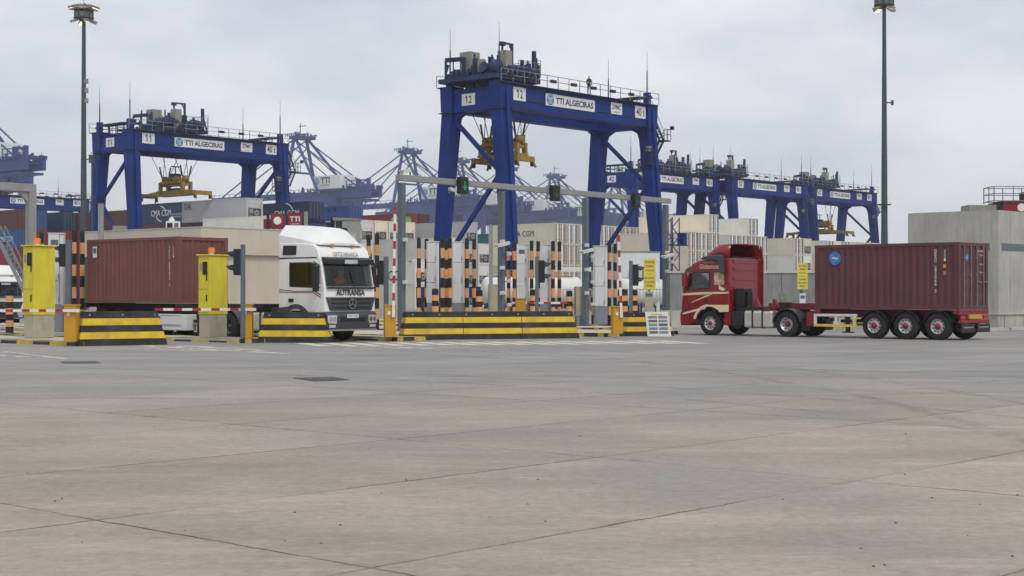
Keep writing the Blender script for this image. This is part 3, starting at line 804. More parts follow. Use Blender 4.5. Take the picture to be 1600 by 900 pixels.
CO = dict(cream=(.76, .69, .53), white=(.74, .73, .68), grey=(.45, .46, .46), navy=(.015, .04, .10), blue=(.02, .08, .26), brown=(.11, .035, .03), maroon=(.10, .022, .035), red=(.22, .02, .03), teal=(.03, .14, .16), green=(.08, .25, .08), beige=(.66, .60, .48))
def container(label, loc, rz, color, Lc=12.19, Hc=2.9, style='smooth', end='reeferdoors', group=None, scale_noise=True, name='shipping_container'):
    body, ends = container_mesh(Lc, Hc, style, end)
    c = CO[color] if isinstance(color, str) else color
    k = random.uniform(.88, 1.1); c = (c[0] * k, c[1] * k * random.uniform(.97, 1.02), c[2] * k * random.uniform(.94, 1.04), 1)
    o = bpy.data.objects.new(name, body); COL.objects.link(o); o.location = loc; o.rotation_euler = (0, 0, rz); o.color = c
    tag(o, label, 'container', group)
    for nm, me in ends:
        e = bpy.data.objects.new(nm, me); COL.objects.link(e); e.parent = o; e.color = c if end != 'reeferdoors' else (min(.8, c[0] * 1.12), min(.8, c[1] * 1.16), min(.78, c[2] * 1.3), 1)
    return o
def side_text(o, s, y, z, w, h, mt='letter_white', shear=0):
    """lettering on the long side that faces the camera, y = distance from the near end"""
    return text(s, w, h, mt, o, (-.012, y, z), rz=-PI / 2, shear=shear)

YR = R(49); GX = Vector((math.cos(YR), math.sin(YR), 0)); GY = Vector((-math.sin(YR), math.cos(YR), 0))
TIER = ['bottom tier', 'second tier', 'third tier', 'fourth tier', 'fifth tier', 'sixth tier']
ORD = ['first', 'second', 'third', 'fourth', 'fifth', 'sixth', 'seventh', 'eighth', 'ninth', 'tenth', 'eleventh', 'twelfth']
ALLC = {}
def stack(key, where, xpx, Z, heights, pick, Hc=2.9, Lc=12.19, step=2.62, hide_below=0):
    """row of stacks: one number of tiers per column, columns going back to the right"""
    o0 = P(xpx, Z)
    for c, n in enumerate(heights):
        for k in range(n):
            if k < hide_below: continue
            color, style, end = pick(c, k)
            nm = {'cream': 'cream', 'white': 'white', 'grey': 'grey', 'navy': 'navy blue', 'blue': 'blue', 'brown': 'brown', 'maroon': 'maroon', 'red': 'red', 'teal': 'teal', 'green': 'green', 'beige': 'pale beige'}[color]
            lab = '%s container, %s%s, %s' % (nm, TIER[k], (' of the %s column' % ORD[c]) if len(heights) > 1 else '', where)
            j = random.uniform(-.04, .04)
            p = o0 + GX * (c * step) + GY * j; p.z = k * Hc + .001 * k
            ALLC[(key, c, k)] = container(lab, p, YR, color, Lc, Hc - .02, style, end, group='containers stacked in the yard')
RD = ('smooth', 'reeferdoors'); UN = ('smooth', 'unit')
def rnd(colors, ends): return lambda c, k: (random.choice(colors), *random.choice(ends))
# right-hand reefer blocks (positions of the nearest corner in the photo, distance)
stack('s0', 'behind the right crane legs', 866, 212, [4] * 9, lambda c, k: ('cream' if random.random() < .7 else 'white', *RD))
stack('s1', 'left of the red truck', 1075, 211, [4, 4, 5], lambda c, k: ('cream', *RD), Hc=2.59)
stack('s2', 'above the red cab', 1140, 222, [4, 4, 5, 4], lambda c, k: ('cream' if (c + k) % 3 else 'white', *RD), Hc=2.59)
stack('s3', 'above the concrete wall', 1242, 235, [4, 4], lambda c, k: ('cream' if k != 2 else 'white', *(RD if c == 0 else UN)), Hc=2.59)
stack('s4', 'behind the red trailer container', 1290, 246, [4] * 7, rnd(['cream', 'beige', 'white'], [RD, UN]), Hc=2.59)
stack('s6', 'behind the first white kiosk', 700, 188, [3], lambda c, k: ('white', *UN))
stack('s6b', 'right of the white truck windscreen', 648, 178, [2], lambda c, k: ('white', *UN))
stack('s5', 'behind the left portal post', 563, 203, [4, 4, 4, 4], lambda c, k: ('cream' if c % 2 else 'white', *UN))
stack('s7', 'left of the crane diagonal brace', 727, 208, [4, 3], lambda c, k: ('grey' if c == 0 else 'white', *UN))
stack('s9', 'far behind the left portal post', 636, 242, [5, 5], lambda c, k: ('red' if (c + k) % 2 == 0 else 'maroon', 'corr', 'doors'))
stack('s10', 'behind the white truck roof', 545, 221, [5, 4], lambda c, k: ('blue', 'corr', 'doors'))
stack('s10b', 'behind the portal beam', 770, 250, [4], lambda c, k: ('teal', 'corr', 'doors'))
# left-hand dry blocks
stack('l1', 'left of the white truck roof', 482, 185, [5], lambda c, k: ('navy' if k > 2 else random.choice(['red', 'navy', 'grey']), 'corr', 'doors'), Hc=2.59)
stack('l2', 'above the beige gatehouse', 385, 178, [5], lambda c, k: ('grey', *UN) if k == 4 else (('maroon', 'corr', 'doors') if k == 3 else ('red', 'corr', 'doors')), Hc=2.59)
stack('l2b', 'nearest above the gatehouse roof', 425, 168, [4], lambda c, k: ('white', *RD), Hc=2.59)
stack('l3', 'left behind the left crane leg', 297, 211, [5, 4], lambda c, k: ('navy', 'corr', 'doors') if k == 4 else (random.choice(['red', 'maroon']), 'corr', 'doors'))
stack('l4', 'between the lamp mast and crane leg', 202, 232, [5, 4], lambda c, k: ('brown', 'corr', 'doors') if k == 4 else (('blue' if k == 3 else random.choice(['red', 'teal', 'maroon'])), 'corr', 'doors'))
stack('l5', 'left of the lamp mast', 98, 238, [5, 5], lambda c, k: ('navy' if c == 0 and k == 4 else random.choice(['maroon', 'red', 'brown']), 'corr', 'doors'))
stack('l6', 'at the far left edge', 27, 231, [5, 5], lambda c, k: (('brown', 'blue', 'red', 'blue', 'maroon')[(4 - k + c) % 5], 'corr', 'doors'))
side_text(ALLC[('l3', 0, 4)], 'CMA CGM', 6.6, 1.5, 4.6, .85)
side_text(ALLC[('l1', 0, 4)], 'CMA CGM', 4.0, 1.2, 4.6, .85)
side_text(ALLC[('l6', 0, 3)], 'CMA CGM', 3.2, 1.4, 4.0, .8)
side_text(ALLC[('l5', 0, 4)], 'CGM', 9.4, 1.5, 2.2, .7)
side_text(ALLC[('s0', 0, 3)], 'CMA CGM', 6.0, 1.5, 4.6, .8, 'letter_dark')
side_text(ALLC[('s6b', 0, 1)], 'CMA CGM', 4.6, 1.0, 6.2, 1.15, 'letter_dark')
side_text(ALLC[('l2', 0, 4)], 'DAL', 10.9, 1.9, 1.5, .7, 'letter_dark')
for k_ in (('l3', 0, 4), ('l1', 0, 4)):
    o = ALLC[k_]
    for z, s in ((2.15, 1), (.6, -1)):
        c = MB(); n = 8
        for i in range(n):
            a0, a1 = R(20 + i * 8), R(28 + i * 8)
            yc = (6.6 if k_[0] == 'l3' else 4.0) + .9 * s * -1
            p0 = (-.012, yc - s * 1.5 * math.cos(a0) + s * 1.2, z - s * .9 + s * 1.2 * math.sin(a0)); p1 = (-.012, yc - s * 1.5 * math.cos(a1) + s * 1.2, z - s * .9 + s * 1.2 * math.sin(a1))
            c.bar(p0, p1, .02, .13)
        c.build('swoosh', 'letter_white', o)
o = ALLC[('l3', 0, 4)]; text('ECO CONTAINER', 3.0, .22, 'letter_white', o, (-.012, 2.6, 1.25), rz=-PI / 2)
text('WITH BAMBOO FLOOR', 3.0, .2, 'letter_white', o, (-.012, 2.6, .9), rz=-PI / 2)
# green covered load on top of the far row
o = MB(); o.prism([(0, 0), (1.9, 0), (1.9, .4), (1.5, .8), (.4, .8), (0, .4)], 'y', 0, 2); ob = o.build('covered_load', 'green_tarp'); ob.location = ALLC[('s5', 3, 3)].location + Vector((-.2, 1, 2.9)); ob.rotation_euler = (0, 0, YR)
tag(ob, 'bright green covered load on top of the containers beside the portal post', 'covered load')

# ------------------------------------------------------------------ rubber tyred gantry cranes
def sign_plate(parent, x, z, w, h, y, string=None, tw=.8, th=.6, axis='y', txt='letter_dark'):
    """plate on a face whose normal is -y (axis y) or -x (axis x)"""
    if axis == 'y':
        p = MB().box(x - w / 2, x + w / 2, y - .05, y, z - h / 2, z + h / 2).build('sign_plate', 'sign_white', parent)
        if string: number_text(string, w * tw, h * th, txt, p, (x, y - .056, z))
    else:
        p = MB().box(y - .05, y, x - w / 2, x + w / 2, z - h / 2, z + h / 2).build('sign_plate', 'sign_white', parent)
        if string: number_text(string, w * tw, h * th, txt, p, (y - .056, x, z), rz=-PI / 2)
    return p
def logo(parent, x, y, z, r, rz=0):
    c = MB(); c.tube((0, 0, 0), (0, -.008, 0), r, n=24); o = c.build('emblem', 'logo_blue', parent); o.location = (x, y, z); o.rotation_euler = (0, 0, rz)
    d = MB(); d.box(-r * .72, r * .72, -.014, -.009, r * .22, r * .36); 
    for q in (-.38, 0, .38): d.box(r * q - r * .07, r * q + r * .07, -.014, -.009, -r * .75, r * .22)
    n = 12
    for i in range(n):
        a0, a1 = PI * i / n, PI * (i + 1) / n
        d.bar((r * .62 * math.cos(a0), -.0115, r * .3 + r * .45 * math.sin(a0)), (r * .62 * math.cos(a1), -.0115, r * .3 + r * .45 * math.sin(a1)), .005, r * .1)
    e = d.build('emblem_mark', 'letter_white', o)
    return o
def clutter(mb, x0, x1, y0, y1, z0, z1, n, seed, m='machine_dark', small=1.0):
    rr = random.Random(seed)
    for _ in range(n):
        cx, cy = rr.uniform(x0, x1), rr.uniform(y0, y1); w_, d_, h_ = rr.uniform(.25, 1.0) * small, rr.uniform(.25, 1.0) * small, rr.uniform(.2, 1) ** 1.5 * (z1 - z0)
        k = rr.random()
        if k < .5: mb.box(cx - w_ / 2, cx + w_ / 2, cy - d_ / 2, cy + d_ / 2, z0, z0 + h_, m)
        elif k < .75:
            r_ = rr.uniform(.25, .55) * small; mb.tube((cx - w_, cy, z0 + r_ + h_ * .3), (cx + w_, cy, z0 + r_ + h_ * .3), r_, n=12, m=m)
        else: mb.tube((cx, cy, z0), (cx, cy, z0 + h_ * 1.1), .09, n=6, m=m)
def rtg(label, num, loc, tx, rows=True, spread=6.1, zs=13.6, tipped=False, full=True, sl=None, flip=False):
    """gantry crane: x along the girders, y away between the two girders"""
    t = TH('gantry_crane', label, 'gantry crane', loc, YR, 'blue rubber tyred gantry cranes of the yard')
    H = 20.6; D = 6.0; Lg = 24.4
    for x, xb in ((1.35, 1.15), (Lg - .9, Lg - .7)):
        for y, yb in ((0, -1.5), (D, D + 1.5)):
            b = MB(); sy = -1 if y == 0 else 1
            b.frus((xb, yb, 2.3), (1.0, 1.05), (x, y, H - 2.2), (1.45, 1.25), 'crane_blue')
            b.frus((x, y, H - 2.2), (1.55, 1.35), (x, y, H + .1), (1.7, 1.45), 'crane_blue')
            b.bar((xb, yb + sy * .58, 2.4), (x, y + sy * .72, H - .4), .35, .12, 'crane_blue')
            b.box(x - .95, x + .95, y - .8, y + .8, H - 2.35, H - 2.27, 'crane_dark')
            b.build('leg', None, t)
        # gusset knees in the end frame
        for a, s in ((.72, 1), (D - .72, -1)):
            b = MB(); b.prism([(a, H - 2.3), (a, H - 3.5), (a + s * .25, H - 2.75), (a + s * 1.1, H - 2.3)], 'x', x - .35, x + .35); b.build('knee_plate', 'crane_blue', t)
        e = MB(); e.box(x - .55, x + .55, .7, D - .7, H - 2.3, H - .35, 'crane_blue'); e.box(x - .7, x + .7, .7, D - .7, H - .35, H - .28, 'crane_dark')
        e.build('end_beam', None, t)
        s_ = MB(); s_.box(xb - .45, xb + .45, -4.0, D + 4.0, 1.4, 2.4); s_.build('sill_beam', 'crane_blue', t)
        # cross braces: far leg top to near leg middle, back to the far leg foot
        zc = 12.6; f = (H - 2.2 - zc) / (H - 4.5)
        nl = Vector((x + (xb - x) * f, 0 - 1.5 * f + .5, zc)); fl = Vector((x, D - .3, H - 2.9)); fb = Vector((xb, D + 1.2, 4.2))
        if flip: nl = Vector((nl.x, D + 1.5 * f - .5, zc)); fl = Vector((x, .3, H - 2.9)); fb = Vector((xb, -1.2, 4.2))
        if x > 12 or True:
            MB().bar(fl, nl, .34, .34).build('brace', 'crane_blue', t); MB().bar(nl, fb, .34, .34).build('brace', 'crane_blue', t)
        # rails on end beam
        rl = MB()
        rl.box(x - .7, x + .5, .6, D - .6, H + .75, H + .95, 'crane_dark'); rl.box(x - .6, x - .5, 2.0, 2.1, H - .3, H + .8, 'crane_dark'); rl.box(x - .6, x - .5, 3.6, 3.7, H - .3, H + .8, 'crane_dark')
        for yy in (x - .6, x + .6): rl.rail((yy, .8, H - .28), (yy, D - .8, H - .28), 1.1, 1.4, .06)
        rl.build('railing', 'railing', t)
        for y0 in (-3.0, -1.0, D + 1.0, D + 3.0):
            w_ = MB(); w_.lathe((xb, y0, .72), (1, 0, 0), [(-.35, .3), (-.33, .62), (-.2, .72), (.2, .72), (.33, .62), (.35, .3)], 20, 'rubber')
            wo = w_.build('wheel', None, t); r_ = MB(); r_.tube((xb - .3, y0, .72), (xb + .3, y0, .72), .32, n=14); r_.build('rim', 'rim_dark', wo)
    for gy, sgn in ((0, -1), (D, 1)):
        g = MB(); g.box(1.6, Lg - 1.6, gy - .5, gy + .5, H - 2.15, H - .12, 'crane_blue'); g.box(1.6, Lg - 1.6, gy - .66, gy + .66, H - .12, H + .02, 'crane_dark')
        g.box(1.7, Lg - 1.7, gy - .56, gy + .56, H - 1.42, H - 1.36, 'crane_dark')
        g.box(1.6, Lg - 1.6, gy - .62, gy + .62, H - 2.2, H - 2.1, 'crane_blue')
        g.build('girder', None, t)
        for a, s in ((1.55, 1), (Lg - 1.55, -1)):
            MB().prism([(a, H - 2.15), (a, H - 3.3), (a + s * .3, H - 2.6), (a + s * 1.1, H - 2.15)], 'y', gy - .35, gy + .35).build('knee_plate', 'crane_blue', t)
        wk = MB(); yo = gy + sgn * .95; wk.box(.3, Lg - .3, min(gy + sgn * .5, yo), max(gy + sgn * .5, yo), H - .02, H + .06, 'crane_dark')
        wk.rail((.3, yo, H + .06), (Lg - .2, yo, H + .06), 1.1, 1.55, .055, 'railing')
        wk.build('walkway', None, t)
        for k in range(8):
            x = 1.2 + k * 3.0
            MB().box(x, x + .7, yo - .14, yo + .10, H + .55, H + .82).build('floodlight', 'black_plastic', t)
    # post heads and lightning rods
    for x, y in ((1.1, 0), (1.1, D), (Lg - .9, 0), (18.3, .9)):
        r_ = MB(); r_.box(x - .28, x + .28, y - .28, y + .28, H + .1, H + 1.3, 'crane_blue') if x != 18.3 else None
        z0 = H + 1.3 if x != 18.3 else H
        r_.tube((x, y, z0), (x, y, z0 + 2.2), .075, .06, 6, m='machine_dark'); r_.tube((x, y, z0 + 2.2), (x, y, z0 + 4.2), .03, .015, 5, m='machine_dark')
        r_.build('lightning_rod', None, t)
    # trolley with machinery
    tr = MB(); tr.box(tx - .6, tx + 5.6, -.5, D + .5, H + .35, H + .75, 'machine_dark'); clutter(tr, tx - .2, tx + 5.3, -.3, D + .3, H + .75, H + 2.0, 60, num); clutter(tr, tx - .3, tx + 5.4, -.5, D + .3, H + .75, H + 2.9, 60, num + 40, small=.45)
    for k in range(6): tr.tube((tx + .6 + k * .8, -.5, H + .8), (tx + .8 + k * .8, -.52, H + 1.4), .2, n=8, m='machine_dark')
    tr.tube((tx + 3.6, -.2, H + 1.5), (tx + 4.6, -.2, H + 1.35), .45, n=14, m='machine_dark'); tr.tube((tx - .2, 1.4, H + 1.5), (tx + .6, 1.4, H + 1.3), .5, n=14, m='machine_dark')
    tr.rail((tx + 2.4, -.6, H + .9), (tx + 5.4, -.6, H + .9), 1.3, .8, .04, 'railing'); tr.rail((tx + 5.5, -.6, H + .9), (tx + 5.5, 3, H + .9), 1.6, .8, .04, 'railing')
    tro = tr.build('trolley', None, t)
    def sub(name, f, mt=None): m_ = MB(); f(m_); return m_.build(name, mt, tro)
    sub('machine_cabinet', lambda m_: m_.box(tx + .55, tx + 1.85, 3.6, 4.9, H + .75, H + 3.2), 'cabinet_grey')
    sub('machine_cabinet', lambda m_: m_.box(tx + .9, tx + 1.75, -.4, .6, H + .9, H + 2.95), 'cabinet_grey')
    sub('machine_cabinet', lambda m_: m_.box(tx + .3, tx + .8, 1.9, 2.5, H + 1.2, H + 2.3), 'cabinet_grey')
    sub('cable_drum', lambda m_: m_.lathe((tx - .1, -.15, H + 1.4), (0, 1, 0), [(-.3, .0), (-.3, .6), (.3, .6), (.3, 0)], 20, 'machine_dark'))
    sub('service_jib', lambda m_: (m_.bar((tx + 3.1, .8, H + .8), (tx + 3.1, .8, H + 3.9), .2, m='crane_dark'), m_.bar((tx + 3.15, .8, H + 3.8), (tx + 1.1, .2, H + 3.7), .13, .18, 'crane_dark'), m_.box(tx + .8, tx + 1.35, .0, .35, H + 3.4, H + 3.75, 'crane_dark'), m_.bar((tx + 1.1, .2, H + 3.0), (tx + 1.1, .2, H + 3.5), .14, m='crane_dark'), m_.bar((tx + 3.1, .8, H + 3.1), (tx + 2.5, .6, H + 3.75), .1, m='crane_dark')))
    sub('cable_frame', lambda m_: (m_.bar((tx - 1.2, 5.0, H + .4), (tx - 1.2, 5.0, H + 2.3), .16, m='crane_dark'), m_.bar((tx - 1.2, 5.0, H + 2.3), (tx + .7, 4.6, H + 2.6), .22, .4, 'crane_dark'), m_.bar((tx - .2, 5.0, H + .4), (tx - .2, 5.0, H + 2.4), .08, m='crane_dark'), m_.bar((tx - .9, 5.0, H + 1.9), (tx - 1.2, 5.0, H + 1.2), .2, m='crane_dark')))
    sub('mast_lamp', lambda m_: (m_.bar((tx + 4.9, -.3, H + .8), (tx + 4.9, -.3, H + 2.9), .3, m='machine_dark'), m_.box(tx + 4.7, tx + 5.0, -.5, -.2, H + 2.8, H + 3.3, 'machine_dark'), m_.bar((tx + 5.0, -.3, H + 2.2), (tx + 5.5, -.3, H + .8), .16, m='machine_dark')))
    # signs
    yf = -.52
    sign_plate(t, 3.25, H - .85, 1.7, 1.2, yf, str(num), .6, .66)
    p = sign_plate(t, 10.6, H - .95, 7.3, 1.1, yf); text('TTI ALGECIRAS', 5.6, .6, 'letter_dark', p, (11.2, yf - .056, H - .95), bold=.035); logo(p, 7.6, yf - .052, H - .95, .5)
    p = sign_plate(t, 17.7, H - .85, 1.75, 1.1, yf); text('ZPMC', 1.4, .45, 'letter_black', p, (17.7, yf - .056, H - .72), bold=.02); text('CHINA', .9, .16, 'letter_black', p, (17.7, yf - .056, H - 1.2))
    sign_plate(t, 21.6, H - .85, 1.7, 1.2, yf, '40 t', .78, .66)
    sign_plate(t, 3.4, H - 1.25, 1.6, 1.05, 1.35 - .57, str(num), .6, .66, axis='x')
    # stairs and platforms on the right end
    st = MB(); xo = Lg + .75
    for a, b, z0, z1 in ((-.6, .9, H - 3.4, H - .2), (-.6, .9, H - 5.2, H - 3.4)):
        if z0 == H - 5.2: a, b = .5, -.6
        for xx in (xo - .35, xo + .35):
            st.bar((xx, a, z0), (xx, b, z1), .07, .2, 'crane_dark'); st.bar((xx, a, z0 + 1), (xx, b, z1 + 1), .05, m='railing')
        for k in range(10):
            q = k / 10; st.box(xo - .35, xo + .35, a + (b - a) * q - .12, a + (b - a) * q + .12, z0 + (z1 - z0) * q, z0 + (z1 - z0) * q + .05, 'crane_dark')
    st.box(xo - .5, xo + .6, -1.3, -.4, H - 3.5, H - 3.4, 'crane_dark'); st.rail((xo + .6, -1.3, H - 3.4), (xo + .6, -.4, H - 3.4), 1.1, .5, .05, 'railing'); st.rail((xo - .5, -1.3, H - 3.4), (xo + .6, -1.3, H - 3.4), 1.1, .6, .05, 'railing')
    st.box(xo + .6, xo + .95, -1.5, -1.2, H - 2.3, H - 1.95, 'black_plastic')
    st.build('stairs', None, t)
    pf = MB(); pf.box(Lg - 2.4, Lg - 1.3, -1.2, -.3, 14.6, 14.7, 'crane_dark'); pf.rail((Lg - 2.4, -1.2, 14.7), (Lg - 1.3, -1.2, 14.7), 1.5, .6, .06, 'crane_dark'); pf.rail((Lg - 2.4, -1.2, 14.7), (Lg - 2.4, -.3, 14.7), 1.5, .6, .06, 'crane_dark'); pf.box(Lg - 2.2, Lg - 1.6, -1.1, -.8, 15.9, 16.4, 'cabinet_grey')
    pf.build('side_platform', None, t)
    if num == 12:
        b = MB()
        for k in range(7):
            z0 = 3.0 + k * .9; x0 = Lg + .2 + (k % 2) * 1.2; x1 = Lg + 1.4 - (k % 2) * 1.2
            b.bar((x0, -2.3, z0), (x1, -2.3, z0 + .9), .07, m='crane_blue'); b.bar((x0, -1.3, z0), (x1, -1.3, z0 + .9), .07, m='crane_blue')
        for xx in (Lg + .2, Lg + 1.4): b.bar((xx, -2.3, 2.4), (xx, -2.3, 9.4), .08, m='crane_blue'); b.bar((xx, -1.3, 2.4), (xx, -1.3, 9.4), .08, m='crane_blue')
        b.box(Lg - .2, Lg + 2.9, -2.4, -1.2, 6.6, 6.7, 'crane_blue'); b.rail((Lg + .2, -2.4, 6.7), (Lg + 2.9, -2.4, 6.7), 1.1, .9, .05, 'crane_blue'); b.box(Lg + 2.2, Lg + 2.9, -2.2, -1.5, 6.7, 7.9, 'crane_blue')
        b.build('access_tower', None, t)
    lad = MB()
    for s in (-.25, .25): lad.bar((Lg - .2, D + 1.9 + s, 2.4), (Lg - .4, D + .9 + s, H), .07, m='railing')
    for k in range(36): q = k / 36; lad.bar((Lg - .2 - .2 * q, D + 1.65 - q, 2.4 + (H - 2.4) * q), (Lg - .2 - .2 * q, D + 2.15 - q, 2.4 + (H - 2.4) * q), .05, m='railing')
    lad.build('ladder', None, t)
    # spreader: hangs from the trolley on ropes, long side along y
    if spread:
        c0 = loc + GX * (tx + 4.2 if sl is None else sl) + GY * (D / 2); c0 = Vector((c0.x, c0.y, zs))
        s_ = TH('container_spreader', 'yellow spreader hanging on ropes under ' + label.split(',')[0].replace('blue gantry crane', 'gantry crane'), 'spreader', c0, YR, 'yellow spreaders hanging from the cranes')
        h = spread / 2
        b = MB(); b.prism([(-h, .0), (-h, .22), (-h * .5, .5), (h * .5, .5), (h, .22), (h, .0), (h * .5, -.2), (-h * .5, -.2)], 'x', -.55, .55, 'spreader_yellow')
        b.build('main_beam', None, s_, bevel=.03)
        for s in (-1, 1):
            e = MB(); e.box(-1.22, 1.22, s * h - .2, s * h + .2, -.25, .25, 'spreader_yellow'); 
            for x in (-1.1, 1.1): e.box(x - .13, x + .13, s * h - .16, s * h + .16, -.65, -.25, 'crane_dark'); e.bar((x, s * h, -.1), (x * 1.08, s * (h + .35), -.75), .12, .2, 'spreader_yellow')
            e.build('end_beam', None, s_)
        hb_ = MB(); hb_.box(-.9, .9, -1.9, 1.9, 1.30, 1.55, 'spreader_yellow'); hb_.box(-.35, .35, -2.3, 2.3, 1.0, 1.3, 'spreader_yellow')
        for s in (-1, 1):
            for xx in (-.55, .55): hb_.box(xx - .16, xx + .16, s * 2.2 - .22, s * 2.2 + .22, .35, 1.5, 'spreader_yellow')
            hb_.box(-.75, .75, s * 2.2 - .3, s * 2.2 + .3, .30, .50, 'spreader_yellow'); hb_.lathe((0, s * 2.0, 1.85), (1, 0, 0), [(-.3, .0), (-.3, .36), (.3, .36), (.3, 0)], 14, 'spreader_yellow')
            hb_.box(-.5, .5, s * 1.2 - .25, s * 1.2 + .25, 1.55, 1.9, 'spreader_yellow'); hb_.bar((0, s * 1.5, .5), (0, s * .6, 1.3), .14, m='crane_dark')
        hb_.box(-.4, .4, -.9, .9, .45, .75, 'crane_dark'); hb_.box(-.45, .45, -.5, .5, 1.5, 2.2, 'cabinet_grey'); clutter(hb_, -.8, .8, -1.9, 1.9, 1.5, 2.3, 22, num + 3, 'spreader_yellow', small=.5)
        hb_.build('headblock', None, s_)
        cb = MB(); cb.box(-.5, .5, -.45, .45, 2.1, 2.5, 'crane_dark'); cb.bar((0, 0, 2.5), (0, 0, 3.4), .1, m='crane_dark'); cb.box(-.6, .6, -.1, .1, 3.3, 3.42, 'crane_dark'); cb.build('cable_basket', None, s_)
        rp = MB(); zt = H - zs + .35
        for sx, sy in ((-1, -1), (1, -1), (-1, 1), (1, 1)):
            rp.bar((sx * .5, sy * 2.0, 2.1), (sx * 3.4, sy * 2.3, zt), .05, m='rope'); rp.bar((sx * .3, sy * 2.0, 2.1), (-sx * .6, sy * 2.6, zt), .05, m='rope')
            rp.bar((sx * .5, sy * 2.0, 2.1), (sx * .8, sy * 2.05, 3.4), .13, m='rope')
        rp.build('hoist_rope', None, s_)
    return t
RTGS = [('blue gantry crane number 12, the tallest one, in the centre', 12, P(767, 136.2), .66, 5.3, 14.1, 5.0),
        ('blue gantry crane number 11, standing left behind the lamp mast', 11, P(190, 175.5), 6.3, 10.6, 13.7, 9.7),
        ('blue gantry crane number 42, behind the legs of crane 12', 42, P(979, 232), 11.0, 0, 0, None),
        ('blue gantry crane number 52, second from the right', 52, P(1136, 249), -.2, 0, 0, None),
        ('blue gantry crane number 62, rightmost one beside the lamp mast', 62, P(1262, 270), 5.0, 12.2, 12.8, 9.5),
        ('blue gantry crane, half seen low at the far left', 31, P(-39, 288), 2, 0, 0, None)]
for lab, num, loc, tx, sp, zs, sl in RTGS:
    rtg(lab, num, loc, tx, spread=sp, zs=zs, sl=sl, flip=(num == 11))

